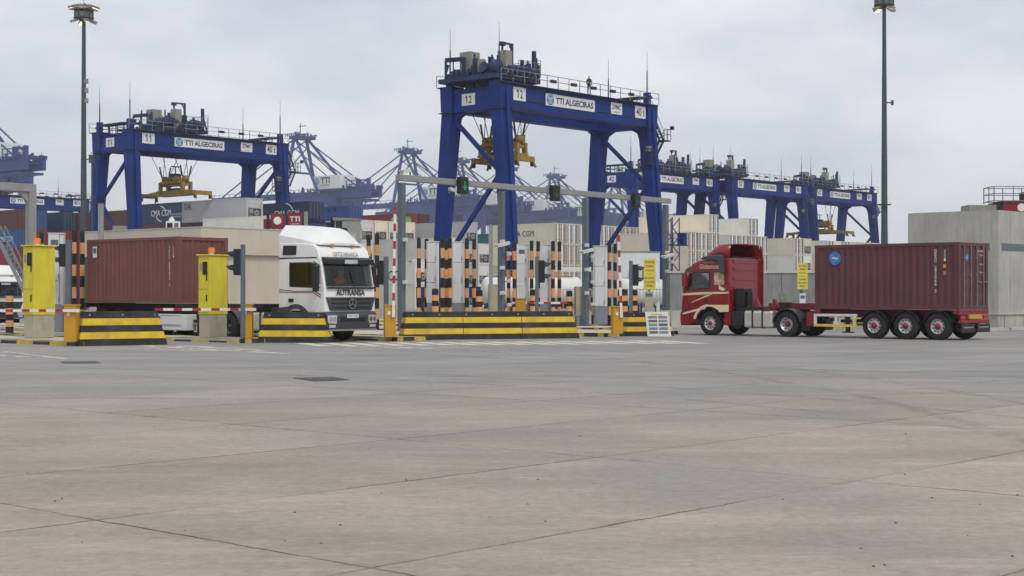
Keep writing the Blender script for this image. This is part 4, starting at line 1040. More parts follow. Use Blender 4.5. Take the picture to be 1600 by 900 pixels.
# ------------------------------------------------------------------ quay cranes
def quay_crane(label, loc):
    t = TH('quay_crane', label, 'quay crane', loc, R(-41), 'blue quay cranes beyond the container yard')
    # x: landward along the boom, y: along the quay
    HB = 48.0
    for x in (0, 30):
        for y in (-11, 11):
            MB().frus((x, y, 0), (2.2, 2.2), (x, y, HB), (1.9, 1.9)).build('leg', 'quay_blue', t)
        MB().box(x - 1, x + 1, -11, 11, 14, 17).build('cross_beam', 'quay_blue', t)
        MB().box(x - .9, x + .9, -11, 11, HB - 4.5, HB - 1.0).build('cross_beam', 'quay_blue', t)
    for y in (-11, 11):
        MB().box(-1, 31, y - 1.1, y + 1.1, 40.5, 47.5).build('portal_beam', 'quay_blue', t)
        MB().bar((0, y, 16), (30, y, 41), 1.1).build('brace', 'quay_blue', t)
        MB().box(-1, 31, y - .9, y + .9, 14.5, 16.5).build('sill_beam', 'quay_blue', t)
    for y in (-3.5, 3.5):
        MB().box(-62, -4, y - .7, y + .7, HB, HB + 2.2).build('boom_girder', 'quay_blue', t); MB().box(-4, 52, y - .7, y + .7, HB - 1.6, HB + 2.2).build('main_girder', 'quay_blue', t)
    tr = MB()
    for k in range(28):
        x = -60 + k * 4; tr.bar((x, -3.5, HB + 1), (x + 2, 3.5, HB + 1), .4)
        tr.bar((x, -4.4, HB + 2.2), (x, -4.4, HB + 3.5), .18)
    tr.bar((-62, -4.4, HB + 3.5), (52, -4.4, HB + 3.5), .15); clutter(tr, -20, 52, -5, 5, HB + 2.2, HB + 5, 60, int(loc.x) + 9, 'quay_blue')
    tr.build('boom_truss', 'quay_blue', t)
    # A frame
    AZ = 76
    for y in (-4.0, 4.0):
        ys = 11 if y > 0 else -11
        MB().bar((0, ys, HB), (0, y, AZ), 1.15).build('mast_leg', 'quay_blue', t)
        MB().bar((26, ys, HB), (1.5, y, AZ), 1.0).build('mast_leg', 'quay_blue', t)
        MB().bar((0, y, AZ), (-56, y * .8, HB + 2), .5).build('boom_stay', 'quay_blue', t)
        MB().bar((0, y, AZ - 4), (-30, y * .8, HB + 2), .45).build('boom_stay', 'quay_blue', t)
        MB().bar((0, y, AZ), (46, y * .8, HB + 2), .5).build('back_stay', 'quay_blue', t); MB().bar((0, y, AZ - 4), (34, y * .8, HB + 2), .4).build('back_stay', 'quay_blue', t)
    MB().bar((0, -7, 60), (0, 7, 60), .9).build('mast_tie', 'quay_blue', t)
    top = MB(); top.box(-2, 5, -5.5, 5.5, AZ, AZ + 1.5); clutter(top, -3, 6, -6, 6, AZ + 1, AZ + 4.5, 26, 5, 'quay_blue'); top.rail((-4, -6, AZ + 1), (7, -6, AZ + 1), 1.6, 1.5, .25); top.bar((0, 0, AZ + 3), (0, 0, AZ + 8), .3); top.bar((-1, 0, AZ + 6.5), (4, 0, AZ + 6.5), .3)
    top.build('mast_head', 'quay_blue', t)
    mh = MB().box(16, 35, -6, 5, HB + 3.0, HB + 9.2).build('machine_house', 'sign_white', t)
    MB().box(16, 35, -6, 5, HB + 2.2, HB + 3.0).build('house_floor', 'quay_blue', t)
    text('TTI', 6.2, 3.0, 'letter_dark', mh, (24.5, -6.06, HB + 7.0), bold=.03); text('ALGECIRAS', 6.2, .8, 'letter_dark', mh, (24.5, -6.06, HB + 4.7)); logo(mh, 18.6, -6.03, HB + 6.6, 1.6)
    dt = MB(); dt.rail((38, -5, HB + 2.2), (52, -5, HB + 2.2), 4, 3.4, .3); dt.box(43.2, 44.6, -4, -2.6, HB + 2, HB + 7); dt.box(50.2, 51.6, -4, -2.6, HB + 2, HB + 7); dt.bar((44, -4, HB + 6), (52, -4, HB + 6), .5); dt.bar((44, -4, HB + 6), (51, -4, HB + 2.2), .4); clutter(dt, 36, 52, -5, 4, HB + 2, HB + 5, 40, 3, 'quay_blue', small=1.6)
    for k in range(9): dt.bar((36 + k * 1.9, -4.4, HB - 7 + (k % 2) * 1.5), (36.6 + k * 1.9, -4.4, HB - 2.5), .15)
    for k in range(5): dt.bar((34 + k * 3.4, -4, HB - 6), (34 + k * 3.4, -4, HB), .3)
    dt.box(34, 50, -4.5, 4.5, HB - 3.2, HB - 2.4); dt.build('rear_gallery', 'quay_blue', t)
    # cab and ladder tower
    lt = MB()
    for k in range(6): lt.box(-3.4, -1.2, -12.5, -10, 8 + k * 6.5, 8.3 + k * 6.5); lt.rail((-3.4, -12.5, 8.3 + k * 6.5), (-1.2, -12.5, 8.3 + k * 6.5), 1.2, 1, .12)
    lt.bar((-3.3, -12.4, 4), (-3.3, -12.4, HB), .25); lt.bar((-1.3, -12.4, 4), (-1.3, -12.4, HB), .25); lt.build('stair_tower', 'quay_blue', t)
    return t
qc = quay_crane('hazy blue quay crane with white machine house, first beyond the left gantry crane', P(469, 738))
for x, Z, lab in ((637, 812, 'hazy blue quay crane whose mast shows left of the big gantry crane'), (714, 868, 'hazy blue quay crane seen behind the left leg of the big gantry crane'),
                  (790, 925, 'hazy blue quay crane seen between the legs of the big gantry crane'), (866, 985, 'faint blue quay crane seen in the middle of the big gantry crane'), (962, 1045, 'faint blue quay crane seen right of the big gantry crane far legs'),
                  (-62, 585, 'dark blue quay crane whose rear gallery enters at the left edge')):
    c = copy_tree(qc); c.location = P(x, Z); c['label'] = lab

# ------------------------------------------------------------------ lamp masts
def lamp_mast(label, px, Z, h, head=True, lamps_lit=False):
    t = TH('lamp_mast', label, 'lamp mast', P(px, Z), 0, 'tall floodlight masts')
    m_ = MB()
    n = 4
    for k in range(n):
        z0, z1 = h * k / n, h * (k + 1) / n; r0, r1 = .40 - .22 * k / n, .40 - .22 * (k + 1) / n + .012
        m_.tube((0, 0, z0), (0, 0, z1), r0, r1, 16)
    m_.tube((0, 0, 0), (0, 0, .06), .6, n=16)
    m_.build('pole', 'mast_steel', t)
    if head:
        r_ = MB(); r_.lathe((0, 0, h - .9), (0, 0, 1), [(0, .3), (0, 1.05), (.1, 1.1), (.16, 1.05), (.16, .3)], 24, 'mast_steel')
        r_.lathe((0, 0, h - .05), (0, 0, 1), [(0, .3), (0, 1.05), (.1, 1.1), (.16, 1.05), (.16, .3)], 24, 'mast_steel')
        for k in range(10): a = 2 * PI * k / 10; r_.bar((math.cos(a), math.sin(a), h - .9), (math.cos(a), math.sin(a), h + .05), .10, m='mast_steel'); r_.box(-.0 + .7 * math.cos(a) - .2, .7 * math.cos(a) + .2, .7 * math.sin(a) - .2, .7 * math.sin(a) + .2, h - .7, h - .2, 'cabinet_grey')
        r_.build('ring', None, t)
        for k in range(11):
            a = 2 * PI * k / 11 + .2; rr = 1.2
            f = MB(); f.X = Matrix.Rotation(a, 4, 'Z') @ Matrix.Translation((rr, 0, h + .35)) @ Matrix.Rotation(R(20), 4, 'Y')
            f.box(-.35, .45, -.28, .28, -.08, .14, 'cabinet_grey'); f.box(-.3, .42, -.24, .24, -.11, -.08, 'lamp_glow' if k % 2 == 0 else 'lamp_clear'); f.bar((-.3, 0, 0), (-.6, 0, -.3), .07, m='mast_steel')
            f.build('floodlight', None, t)
        for k in range(4):
            a = 2 * PI * k / 4 + .5; f = MB(); f.X = Matrix.Rotation(a, 4, 'Z') @ Matrix.Translation((.95, 0, h - 1.15)) @ Matrix.Rotation(R(20), 4, 'Y')
            f.box(-.35, .45, -.28, .28, -.08, .14, 'cabinet_grey'); f.box(-.3, .42, -.24, .24, -.11, -.08, 'lamp_glow' if k % 2 else 'lamp_clear'); f.build('floodlight', None, t)
        MB().tube((0, 0, h), (0, 0, h + 3.2), .03, n=5).build('rod', 'mast_steel', t)
    return t
mat('lamp_glow', (.95, .72, .40), .4, emit=1.6)
lm = lamp_mast('floodlight mast at left with a crown of lamps, beside crane 11', 130.5, 166, 32.4)
for z in (24.5, 23.5, 22.4): MB().box(.1, .45, -.2, .2, z, z + .5).build('junction_box', 'cabinet_grey', lm)
rl = MB(); rl.bar((.9, 0, 5), (.9, 0, 16.5), .14); rl.bar((.3, 0, 16.3), (1.0, 0, 16.3), .1); rl.bar((.3, 0, 12), (1.0, 0, 12), .1); rl.box(.6, 1.1, -.2, .2, 15.9, 16.8); rl.build('raised_whip', 'mast_steel', lm)
lm2 = lamp_mast('floodlight mast at right, its lamps just cut by the top edge', 1382, 163, 33.2)
cl = MB(); cl.box(.2, .9, -.15, .15, 22.0, 22.1); cl.box(.75, .95, -.2, .2, 21.8, 22.3); cl.tube((-.6, 0, 11.2), (.6, 0, 11.2), .06, n=6); cl.lathe((0, 0, 11.2), (0, 0, 1), [(0, .3), (0, .75), (.08, .75), (.08, .3)], 16); cl.build('bracket', 'mast_steel', lm2)

# ------------------------------------------------------------------ buildings and walls
# beige gatehouse behind the white truck
gh = TH('gatehouse', 'long beige rendered gatehouse behind the white truck', 'building', P(313.5, 95), R(41 - 82) )
gh.rotation_euler = (0, 0, R(50))
b = MB(); b.box(.25, 13, .25, 12, 0, 4.2); b.build('wall', 'render_wall', gh)
b = MB(); b.box(0, 13.3, 0, 12.3, 4.2, 5.85); b.build('parapet', 'render_wall', gh, bevel=.02)
b = MB(); b.box(-.03, 13.33, -.03, 12.33, 5.85, 5.91); b.build('coping', 'concrete_pale', gh)
# small windowed cabin on its roof
b = TH('roof_cabin', 'small white windowed cabin above the gatehouse roof', 'cabin', P(270, 108), R(10))
m_ = MB(); m_.box(-.48, .48, 0, .8, 6.0, 6.85); m_.build('housing', 'kiosk_white', b)
m_ = MB(); m_.box(-.40, -.03, -.03, 0, 6.2, 6.72); m_.build('window', 'glass', b); m_ = MB(); m_.box(.10, .38, -.03, 0, 6.25, 6.72); m_.build('window', 'window_band', b)
m_ = MB(); m_.box(-.4, .4, .1, .7, 0, 6.0); m_.build('column', 'concrete_dark', b)
m_ = MB(); m_.lathe((-.1, .4, 6.85), (0, 0, 1), [(0, .24), (.2, .16), (.34, .02)], 12, 'kiosk_white'); m_.build('dome', None, b)

# concrete yard wall behind the red truck
wa = TH('yard_wall', 'stained grey concrete wall behind the red truck', 'wall', P(1046, 79), math.atan2(1.2, 14))
b = MB(); b.box(0, 17, 0, .4, 0, 2.8, 'concrete_dark')
for k in range(18): b.box(k * .98 - .012, k * .98 + .012, -.006, 0, .9, 2.78, 'kerb_black')
for k in range(9): b.box(k * 2.0 + .9, k * 2.0 + 1.12, -.05, 0, .9, 2.8, 'concrete_dark')
b.build('panel', None, wa)
MB().box(-.1, 17.1, -.06, .46, 2.8, 2.9).build('coping', 'concrete_pale', wa)
b = MB(); b.box(-.4, 17.6, -.35, -.06, 0, .88, 'concrete_pale')
for k in range(8): b.box(k * 2.4 - .01, k * 2.4 + .01, -.357, -.35, .02, .85, 'kerb_black')
b.build('plinth', None, wa)
# concrete building on the right
bl = TH('concrete_building', 'large pale concrete building with a grey window band at right', 'building', P(1560, 74), R(47))
Hb = 5.77
b = MB(); b.box(0, 14, 0, 4.8, 0, Hb); b.build('wall', 'concrete_wall', bl)
b = MB(); b.box(.2, 13.8, .2, 4.6, Hb, Hb + .02); b.build('roof', 'concrete_dark', bl)
# window bands (right face is y=0, left face is x=0)
b = MB(); b.box(.35, 13.5, -.012, .0, 3.82, 4.18); b.build('window', 'window_band', bl)
b = MB(); b.box(-.012, .0, .45, 3.2, 3.82, 4.18); b.build('window', 'window_band', bl)
b = MB(); b.box(-.05, 14, -.07, 0, .72, .80, 'concrete_pale'); b.box(-.07, 0, 0, 4.8, .72, .80, 'concrete_pale')
for k in range(6): b.box(k * 2.2 + .6, k * 2.2 + .63, -.009, 0, 0, .72, 'kerb_black'); b.box(-.009, 0, k * .75 + .6, k * .75 + .63, 0, .72, 'kerb_black')
b.build('ledge', None, bl)
b = MB()
for k in range(5): b.box(k * 2.6 + 1.3, k * 2.6 + 1.31, -.004, 0, .8, Hb, 'concrete_dark')
b.build('panel_joint', None, bl)
# kerb line before the building
b = MB(); b.box(-6, 14, -1.0, -.7, 0, .13); b.box(-1.0, -.7, -1, 14, 0, .13); ob = b.build('kerb', 'concrete_pale'); ob.location = bl.location; ob.rotation_euler = bl.rotation_euler; tag(ob, kind='structure')
# red machine behind the building
rm = TH('red_lifting_frame', 'red lifting frame with railings rising behind the concrete building', 'lifting frame', P(1519, 92, .32), R(2))
b = MB(); b.box(1.8, 14, 0, 1.6, 6.1, 7.0); rmb = b.build('beam', 'bright_red', rm, bevel=.03)
text('TTI ALGECIRAS', 3.9, .36, 'letter_white', rmb, (6.3, -.008, 6.6)); 
b = MB(); b.tube((3.0, -.0, 6.6), (3.0, -.012, 6.6), .25, n=18); b.build('emblem', 'letter_white', rmb)
b = MB(); b.box(-.2, 1.5, 0, 1.5, 5.9, 6.75); b.build('generator_box', 'cabinet_grey', rm, bevel=.05)
b = MB(); b.box(1.5, 1.9, 0, 1.5, 5.9, 6.9); b.build('end_plate', 'black_plastic', rm)
b = MB(); b.rail((1.3, -.1, 6.9), (9.5, -.1, 6.9), .95, 1.1, .05, 'railing', 3); b.rail((1.3, 1.7, 6.9), (9.5, 1.7, 6.9), .95, 1.1, .05, 'railing', 3); b.rail((1.3, -.1, 6.9), (1.3, 1.7, 6.9), .95, .9, .05, 'railing', 3); b.build('railing', None, rm)
b = MB(); b.box(3.3, 4.6, .2, 1.2, 7.0, 7.55, 'black_plastic'); b.box(4.0, 4.6, .3, .9, 7.55, 8.1, 'cabinet_grey'); b.build('winch', None, rm)
b = MB(); b.box(6.3, 7.6, .2, 1.2, 7.0, 7.8, 'black_plastic'); b.box(6.5, 7.2, .1, .9, 7.4, 8.2, 'tank_alu'); b.build('winch', None, rm)
for x in (2.4, 12.5): MB().box(x, x + .6, .4, 1.2, -.32, 6.1).build('leg', 'bright_red', rm)

# bar fence
fe = TH('bar_fence', 'grey upright bar fence between the last kiosk and the concrete wall', 'fence', P(880, 96), R(4))
b = MB()
for k in range(46): b.bar((k * .21, 0, .15), (k * .21, 0, 2.1), .035)
b.build('bar_panel', 'fence_grey', fe)
b = MB(); b.bar((0, 0, .3), (9.6, 0, .3), .05); b.bar((0, 0, 2.0), (9.6, 0, 2.0), .05); b.build('rail', 'fence_grey', fe)
# tank trailers
def tank(label, p, rz, Lt, r, zc):
    t = TH('tank_trailer', label, 'tank trailer', p, rz, 'white tank trailers behind the gate')
    b = MB(); b.lathe((0, 0, zc), (1, 0, 0), [(0, .01), (.06, r * .55), (.2, r * .85), (.42, r), (Lt - .42, r), (Lt - .2, r * .85), (Lt - .06, r * .55), (Lt, .01)], 30); b.build('tank', 'tank_white', t)
    b = MB(); b.box(.3, Lt - .3, -.5, .5, zc - r - .25, zc - r + .15); b.build('frame', 'chassis_dark', t)
    b = MB(); b.box(.8, Lt - .8, -.3, .3, zc + r, zc + r + .06); b.rail((.8, -.3, zc + r), (Lt - .8, -.3, zc + r), .5, 1.4, .04); b.build('catwalk', 'railing', t)
    for k in range(2):
        for s in (-1, 1):
            w_ = MB(); w_.lathe((1.6 + k * 1.3, s * 1.0, .5), (0, 1, 0), [(-.15, .25), (-.15, .45), (-.1, .5), (.1, .5), (.15, .45), (.15, .25)], 18, 'rubber'); wo = w_.build('wheel', None, t)
            MB().tube((1.6 + k * 1.3, s * 1.0 - .12, .5), (1.6 + k * 1.3, s * 1.0 + .12, .5), .26, n=12).build('rim', 'rim_silver', wo)
tank('long white tank trailer lying behind the middle kiosks', P(752, 112), R(12), 7.6, 1.05, 1.95)
tank('short white tank trailer behind the bar fence', P(968, 118), R(50), 5.5, 1.1, 1.85)
# pipe bridge over the tank
b = TH('pipe_rack', 'white pipe rack running right of the fourth kiosk', 'pipe rack', P(868, 104), R(5))
m_ = MB(); m_.bar((0, 0, 3.4), (3.6, 0, 3.4), .16, .3); m_.bar((0, .6, 3.3), (3.6, .6, 3.3), .12); m_.build('beam', 'tank_white', b)
m_ = MB(); m_.tube((2.5, 0, 3.4), (2.5, 0, 4.3), .07, n=8); m_.tube((2.5, 0, 4.3), (2.9, 0, 4.5), .07, n=8); m_.build('vent_pipe', 'tank_white', b)
for x in (.3, 1.9, 3.4): m_ = MB(); m_.bar((x, .3, 0), (x, .3, 3.3), .12); m_.build('leg', 'tank_white', b)
# grey blank screen wall between kiosks and wall
b = TH('site_office', 'plain grey site office box behind the rightmost kiosk', 'site office', P(967, 120), R(10))
m_ = MB(); m_.box(0, 3.3, 0, 3, 0, 5.0); m_.build('wall', 'kiosk_white', b); m_ = MB(); m_.box(-.05, 3.35, -.05, 3.05, 5.0, 5.08); m_.build('roof', 'concrete_dark', b)
m_ = MB(); m_.box(1.9, 2.9, -.03, 0, 2.6, 3.8); m_.build('window', 'glass', b)
# yard handler with red mast box behind the white truck
hd = TH('container_handler', 'red container handler with glazed cab behind the white truck', 'container handler', P(418, 128), R(6))
m_ = MB(); m_.box(.25, 1.4, 0, 1.2, 7.2, 8.45); m_.build('left_box', 'bright_red', hd, bevel=.03)
m_ = MB(); m_.tube((.82, 0, 7.85), (.82, -.012, 7.85), .33, n=20); m_.build('emblem', 'letter_white', hd)
m_ = MB(); m_.box(1.65, 2.85, 0, 1.2, 7.3, 8.55); q_ = m_.build('mast_box', 'bright_red', hd, bevel=.03); text('TTI', .85, .42, 'letter_white', q_, (2.25, -.012, 8.0), bold=.03); text('ALGECIRAS', .85, .12, 'letter_white', q_, (2.25, -.012, 7.6))
m_ = MB(); m_.box(-.35, .2, .2, 1.0, 6.6, 8.0); m_.build('end_box', 'bright_red', hd)
m_ = MB()
for x in (0, 1.55, 3.1, 4.3): m_.box(x - .1, x + .1, .2, 1.4, 0, 8.3)
m_.box(0, 7.2, .3, 1.6, 5.6, 6.5); clutter(m_, 3.0, 5.8, .2, 1.6, 6.3, 8.4, 26, 12, 'crane_dark'); m_.tube((5.1, .1, 8.7), (5.1, -.3, 8.7), .16, n=10); m_.tube((5.55, .1, 8.75), (5.55, -.3, 8.75), .16, n=10); m_.build('mast', 'crane_dark', hd)
m_ = MB(); m_.prism([(5.6, 5.9), (7.5, 5.9), (7.9, 6.5), (7.6, 7.9), (5.6, 7.9)], 'y', -.2, 1.2); m_.build('cab', 'clear_glass', hd)
m_ = MB()
for x0, z0, x1, z1 in ((5.6, 5.9, 5.6, 7.9), (7.5, 5.9, 7.9, 6.5), (7.9, 6.5, 7.6, 8.0), (5.6, 7.9, 7.6, 7.9), (5.6, 5.9, 7.5, 5.9), (6.7, 5.9, 6.7, 7.9)): m_.bar((x0, -.22, z0), (x1, -.22, z1), .09)
m_.prism([(5.4, 7.9), (7.8, 7.9), (7.5, 8.05), (5.4, 8.15)], 'y', -.3, 1.3); m_.build('cab_frame', 'cabinet_grey', hd); m_ = MB(); m_.box(6.0, 6.6, .3, .9, 5.95, 7.3); m_.build('seat', 'interior_trim', hd)
m_ = MB(); m_.box(0, 8, -.2, 2.4, .8, 2.4); m_.build('chassis', 'bright_red', hd)
# low red machines left
hd2 = TH('yard_tractor', 'red yard machine showing above the brown container at left', 'yard machine', P(150, 118), R(8))
m_ = MB(); m_.box(.2, 5.0, 0, 2, 1.4, 5.6); q_ = m_.build('body', 'bright_red', hd2, bevel=.05)
text('TTI ALGECIRAS', 2.6, .3, 'letter_white', q_, (1.7, -.01, 5.3)); text('SMC 5', 1.6, .45, 'letter_white', q_, (4.0, -.01, 5.3))
m_ = MB(); m_.box(1.2, 2.2, .3, 1.3, 5.6, 7.0); m_.build('exhaust_box', 'cabinet_grey', hd2); m_ = MB(); m_.box(3.4, 5.4, .2, 1.6, 5.6, 6.4); m_.build('hood', 'bright_red', hd2)
for x in (1, 4.2):
    w_ = MB(); w_.lathe((x, -.1, .8), (0, 1, 0), [(-.3, .3), (-.3, .7), (-.2, .8), (.3, .8), (.3, .3)], 20, 'rubber'); w_.build('wheel', None, hd2)
# stair at far left
sr = TH('access_stairs', 'steep grey steel access stairs at the left edge', 'stairs', P(36, 84), 0)
m_ = MB()
for y in (0, .9):
    m_.bar((-1.3, y, 4.6), (.4, y, 1.2), .06, .2); m_.bar((-1.3, y, 5.5), (.4, y, 2.1), .05); 
    for k in range(5): q = k / 4; m_.bar((-1.3 + 1.7 * q, y, 4.6 - 3.4 * q), (-1.3 + 1.7 * q, y, 5.5 - 3.4 * q), .04)
for k in range(14): q = k / 14; m_.box(-1.3 + 1.7 * q - .05, -1.3 + 1.7 * q + .15, 0, .9, 4.6 - 3.4 * q - .03, 4.6 - 3.4 * q)
m_.box(-3, -1.3, 0, .9, 4.5, 4.6); m_.rail((-3, 0, 4.6), (-1.3, 0, 4.6), .95, .8, .05); m_.box(.2, .35, 0, .9, 0, 1.2); m_.box(-2.9, -2.7, .1, .8, 0, 4.5)
m_.build('flight', 'railing', sr)

# ------------------------------------------------------------------ wheels and trucks
def wheel(parent, x, y, side, r=.5, w=.3, rim='rim_silver', hub='hub_red', dish=.02, holes=True):
    """side: +1 wheel face looks to +y"""
    s = side
    t = MB(); t.lathe((0, 0, 0), (0, 1, 0), [(-w / 2, r * .55), (-w / 2, r * .9), (-w / 2 + .035, r * .985), (-w / 2 + .07, r), (w / 2 - .07, r), (w / 2 - .035, r * .985), (w / 2, r * .9), (w / 2, r * .55)], 36, 'rubber')
    for yy in (-w * .2, 0, w * .2): t.lathe((0, yy, 0), (0, 1, 0), [(-.008, r * 1.0), (-.004, r * 1.004), (.004, r * 1.004), (.008, r)], 36, 'chassis_dark')
    o = t.build('wheel', None, parent); o.location = (x, y, r)
    f = w / 2
    g = MB(); g.lathe((0, 0, 0), (0, s, 0), [(-f, .02), (-f, r * .56), (f - .01, r * .58), (f - .02, r * .54), (f - dish - .03, r * .5), (f - dish - .05, r * .3), (f - dish + .0, r * .26), (f - dish + .02, .02)], 30, rim)
    if holes:
        for k in range(10): a = 2 * PI * (k + .5) / 10; g.tube((r * .44 * math.cos(a), s * (f - dish - .06), r * .44 * math.sin(a)), (r * .44 * math.cos(a), s * (f - dish - .026), r * .44 * math.sin(a)), .03, n=8, m='chassis_dark')
    g.build('rim', None, o)
    h = MB(); q_ = .19 if dish > .025 and dish < .029 else .24; h.lathe((0, 0, 0), (0, s, 0), [(f - dish, r * q_), (f - dish + .04, r * q_ * .9), (f - dish + .06, r * .11), (f - dish + .09, r * .09), (f - dish + .09, .005)], 20, hub)
    for k in range(10): a = 2 * PI * k / 10; h.tube((r * .33 * math.cos(a), s * (f - dish - .04), r * .33 * math.sin(a)), (r * .33 * math.cos(a), s * (f - dish + .0), r * .33 * math.sin(a)), .016, n=6, m=rim)
    h.build('hub', None, o)
    return o
def arc(cx, cz, r, a0, a1, n=10):
    return [(cx + r * math.cos(R(a0 + (a1 - a0) * i / n)), cz + r * math.sin(R(a0 + (a1 - a0) * i / n))) for i in range(n + 1)]
def mudguard(parent, x, y0, y1, r, a0, a1, name='mudguard', mt='dark_grey_trim', zc=.5, th=.03):
    o = arc(x, zc, r, a0, a1, 14); i = arc(x, zc, r - th, a1, a0, 14)
    return MB().prism(o + i, 'y', y0, y1).build(name, mt, parent)
def lift(pts, y0, y1): return pts

def ring_plate(outer, inner, y0, y1, name, mt, parent, bevel=0):
    """flat plate with a window opening; outer and inner have the same number of points"""
    n = len(outer); vs = [(x, y0, z) for x, z in outer] + [(x, y0, z) for x, z in inner] + [(x, y1, z) for x, z in outer] + [(x, y1, z) for x, z in inner]
    fs = []
    for i in range(n):
        j = (i + 1) % n
        fs += [(i, j, n + j, n + i), (2 * n + i, 2 * n + j, 3 * n + j, 3 * n + i), (i, j, 2 * n + j, 2 * n + i), (n + i, n + j, 3 * n + j, 3 * n + i)]
    return MB().add(vs, fs, None).build(name, mt, parent, bevel=bevel)
def tractor(kind, label, loc, rz):
    """x forward, y left, origin under the front axle"""
    white = kind == 'white'
    t = TH('truck_tractor', label, 'truck', loc, rz)
    body = 'truck_white' if white else 'truck_red'
    WB = 3.8 if white else 3.6
    hw = 1.25
    # cab shell
    if white:
        prof = [(1.18, .42), (1.46, .42), (1.50, .75), (1.50, 1.1), (1.47, 1.9), (1.27, 2.88), (1.12, 3.3), (.85, 3.5), (-.15, 3.56), (-.95, 3.56), (-.95, .98), (-.72, .98)] + arc(0, .5, .66, 135, 18, 8)
    else:
        prof = [(1.0, .45), (1.38, .45), (1.42, .8), (1.40, 1.25), (1.33, 1.95), (1.02, 2.66), (.83, 2.98), (.5, 3.12), (-.2, 3.2), (-.95, 3.2), (-.95, .98), (-.72, .98)] + arc(0, .5, .66, 135, 14, 8)
    sh = MB().prism(prof, 'y', -hw, hw).build('cab', body, t, bevel=.07)
    sh.modifiers['bevel'].width = .05 if white else .06; sh.modifiers['bevel'].segments = 4
    # hollow the cab so that one looks through the windscreen and side windows
    if white:
        cut = [MB().prism([(-.25, 1.75), (1.36, 1.75), (1.36, 1.98), (1.8, 1.98), (1.6, 2.80), (-.25, 2.80)], 'y', -1.13, 1.13), MB().prism([(-.28, 2.04), (.92, 2.0), (1.13, 2.07), (1.0, 2.70), (.76, 2.78), (-.28, 2.78)], 'y', -1.4, 1.4)]
        lin = [(-.23, 1.77), (1.36, 1.77), (1.18, 2.79), (-.23, 2.79)]
    else:
        cut = [MB().prism([(-.10, 1.75), (1.24, 1.75), (1.24, 2.0), (1.7, 2.0), (1.4, 2.62), (-.10, 2.62)], 'y', -1.13, 1.13), MB().prism([(.04, 2.0), (1.06, 1.94), (1.08, 2.02), (.83, 2.52), (.66, 2.58), (.04, 2.58)], 'y', -1.4, 1.4)]
        lin = [(-.08, 1.77), (1.24, 1.77), (.98, 2.61), (-.08, 2.61)]
    for cb_ in cut:
        co_ = cb_.build('cutter', body); md = sh.modifiers.new('cut', 'BOOLEAN'); md.operation = 'DIFFERENCE'; md.object = co_; md.solver = 'EXACT'
        co_.parent = t
    bpy.context.view_layer.update(); dg_ = bpy.context.evaluated_depsgraph_get(); me_ = bpy.data.meshes.new_from_object(sh.evaluated_get(dg_)); me_.name = 'cab'
    for o_ in [q for q in t.children if q.name.startswith('cutter')]: bpy.data.objects.remove(o_)
    sh.modifiers.clear(); sh.data = me_
    il = MB(); n_ = len(lin); vs = [(x, y, z) for y in (-1.12, 1.12) for x, z in lin]
    il.add(vs, [(0, 1, 5, 4), (2, 3, 7, 6), (3, 0, 4, 7)], 'interior'); il.box(-.2, .0, -1.1, 1.1, 1.8, lin[2][1] - .03, 'interior'); il.build('cab_lining', None, t)
    db = MB(); xf = lin[1][0]; db.prism([(xf - .42, 1.78), (xf - .02, 1.78), (xf - .04, 2.0), (xf - .14, 2.06), (xf - .42, 2.0)], 'y', -1.08, 1.08); db.build('dashboard', 'interior_trim', t)
    for y in (-.62, .60): b_ = MB(); b_.box(-.0, .14, y - .24, y + .24, 1.8, 2.42, 'seat_cloth'); b_.box(.02, .12, y - .13, y + .13, 2.42, 2.62, 'seat_cloth'); b_.build('seat', None, t, bevel=.03)
    sw = MB(); n_ = 18; cx_, cy_, cz_ = xf - .50, .60, 2.06
    for k in range(n_):
        a0, a1 = 2 * PI * k / n_, 2 * PI * (k + 1) / n_
        p_ = lambda a: (cx_ - .10 * math.sin(a), cy_ + .21 * math.cos(a), cz_ + .17 * math.sin(a))
        sw.bar(p_(a0), p_(a1), .03)
    sw.bar((cx_, cy_ - .2, cz_), (cx_, cy_ + .2, cz_), .03); sw.build('steering_wheel', 'black_plastic', t)
    T = 3.56 if white else 3.2
    # windscreen follows the sloping front
    if white: wsb, wst = (1.47, 1.95), (1.285, 2.82)
    else: wsb, wst = (1.33, 1.97), (1.03, 2.64)
    ws = MB()
    n = 8; ins = .09
    rows = []
    for (x, z) in (wsb, wst):
        for k in range(n + 1):
            y = -hw + ins + (2 * hw - 2 * ins) * k / n; bow = .05 * (1 - (y / hw) ** 2)
            rows.append((x + bow + .012, y, z))
    vs = rows + [(x - .06, y, z) for x, y, z in rows]
    m = n + 1; fs = []
    for k in range(n): fs.append((k, k + 1, m + k + 1, m + k))
    for k in range(n): fs += [(k, k + 1, 2 * m + k + 1, 2 * m + k), (m + k, m + k + 1, 3 * m + k + 1, 3 * m + k)]
    fs += [(0, m, 3 * m, 2 * m), (n, m + n, 3 * m + n, 2 * m + n)]
    ws.add(vs, fs, None); ws.build('windscreen', 'clear_glass', t)
    fr = MB(); fr.bar((wsb[0] + .055, -1.15, wsb[1] - .02), (wsb[0] + .055, 1.15, wsb[1] - .02), .05, .06); fr.build('windscreen_seal', 'black_plastic', t)
    wp = MB()
    for y0, y1 in ((-.9, .0), (.1, 1.0)): wp.bar((wsb[0] + .075, y0, wsb[1] + .03), (wsb[0] + .055, y1, wsb[1] + .20), .02)
    wp.build('wiper', 'black_plastic', t)
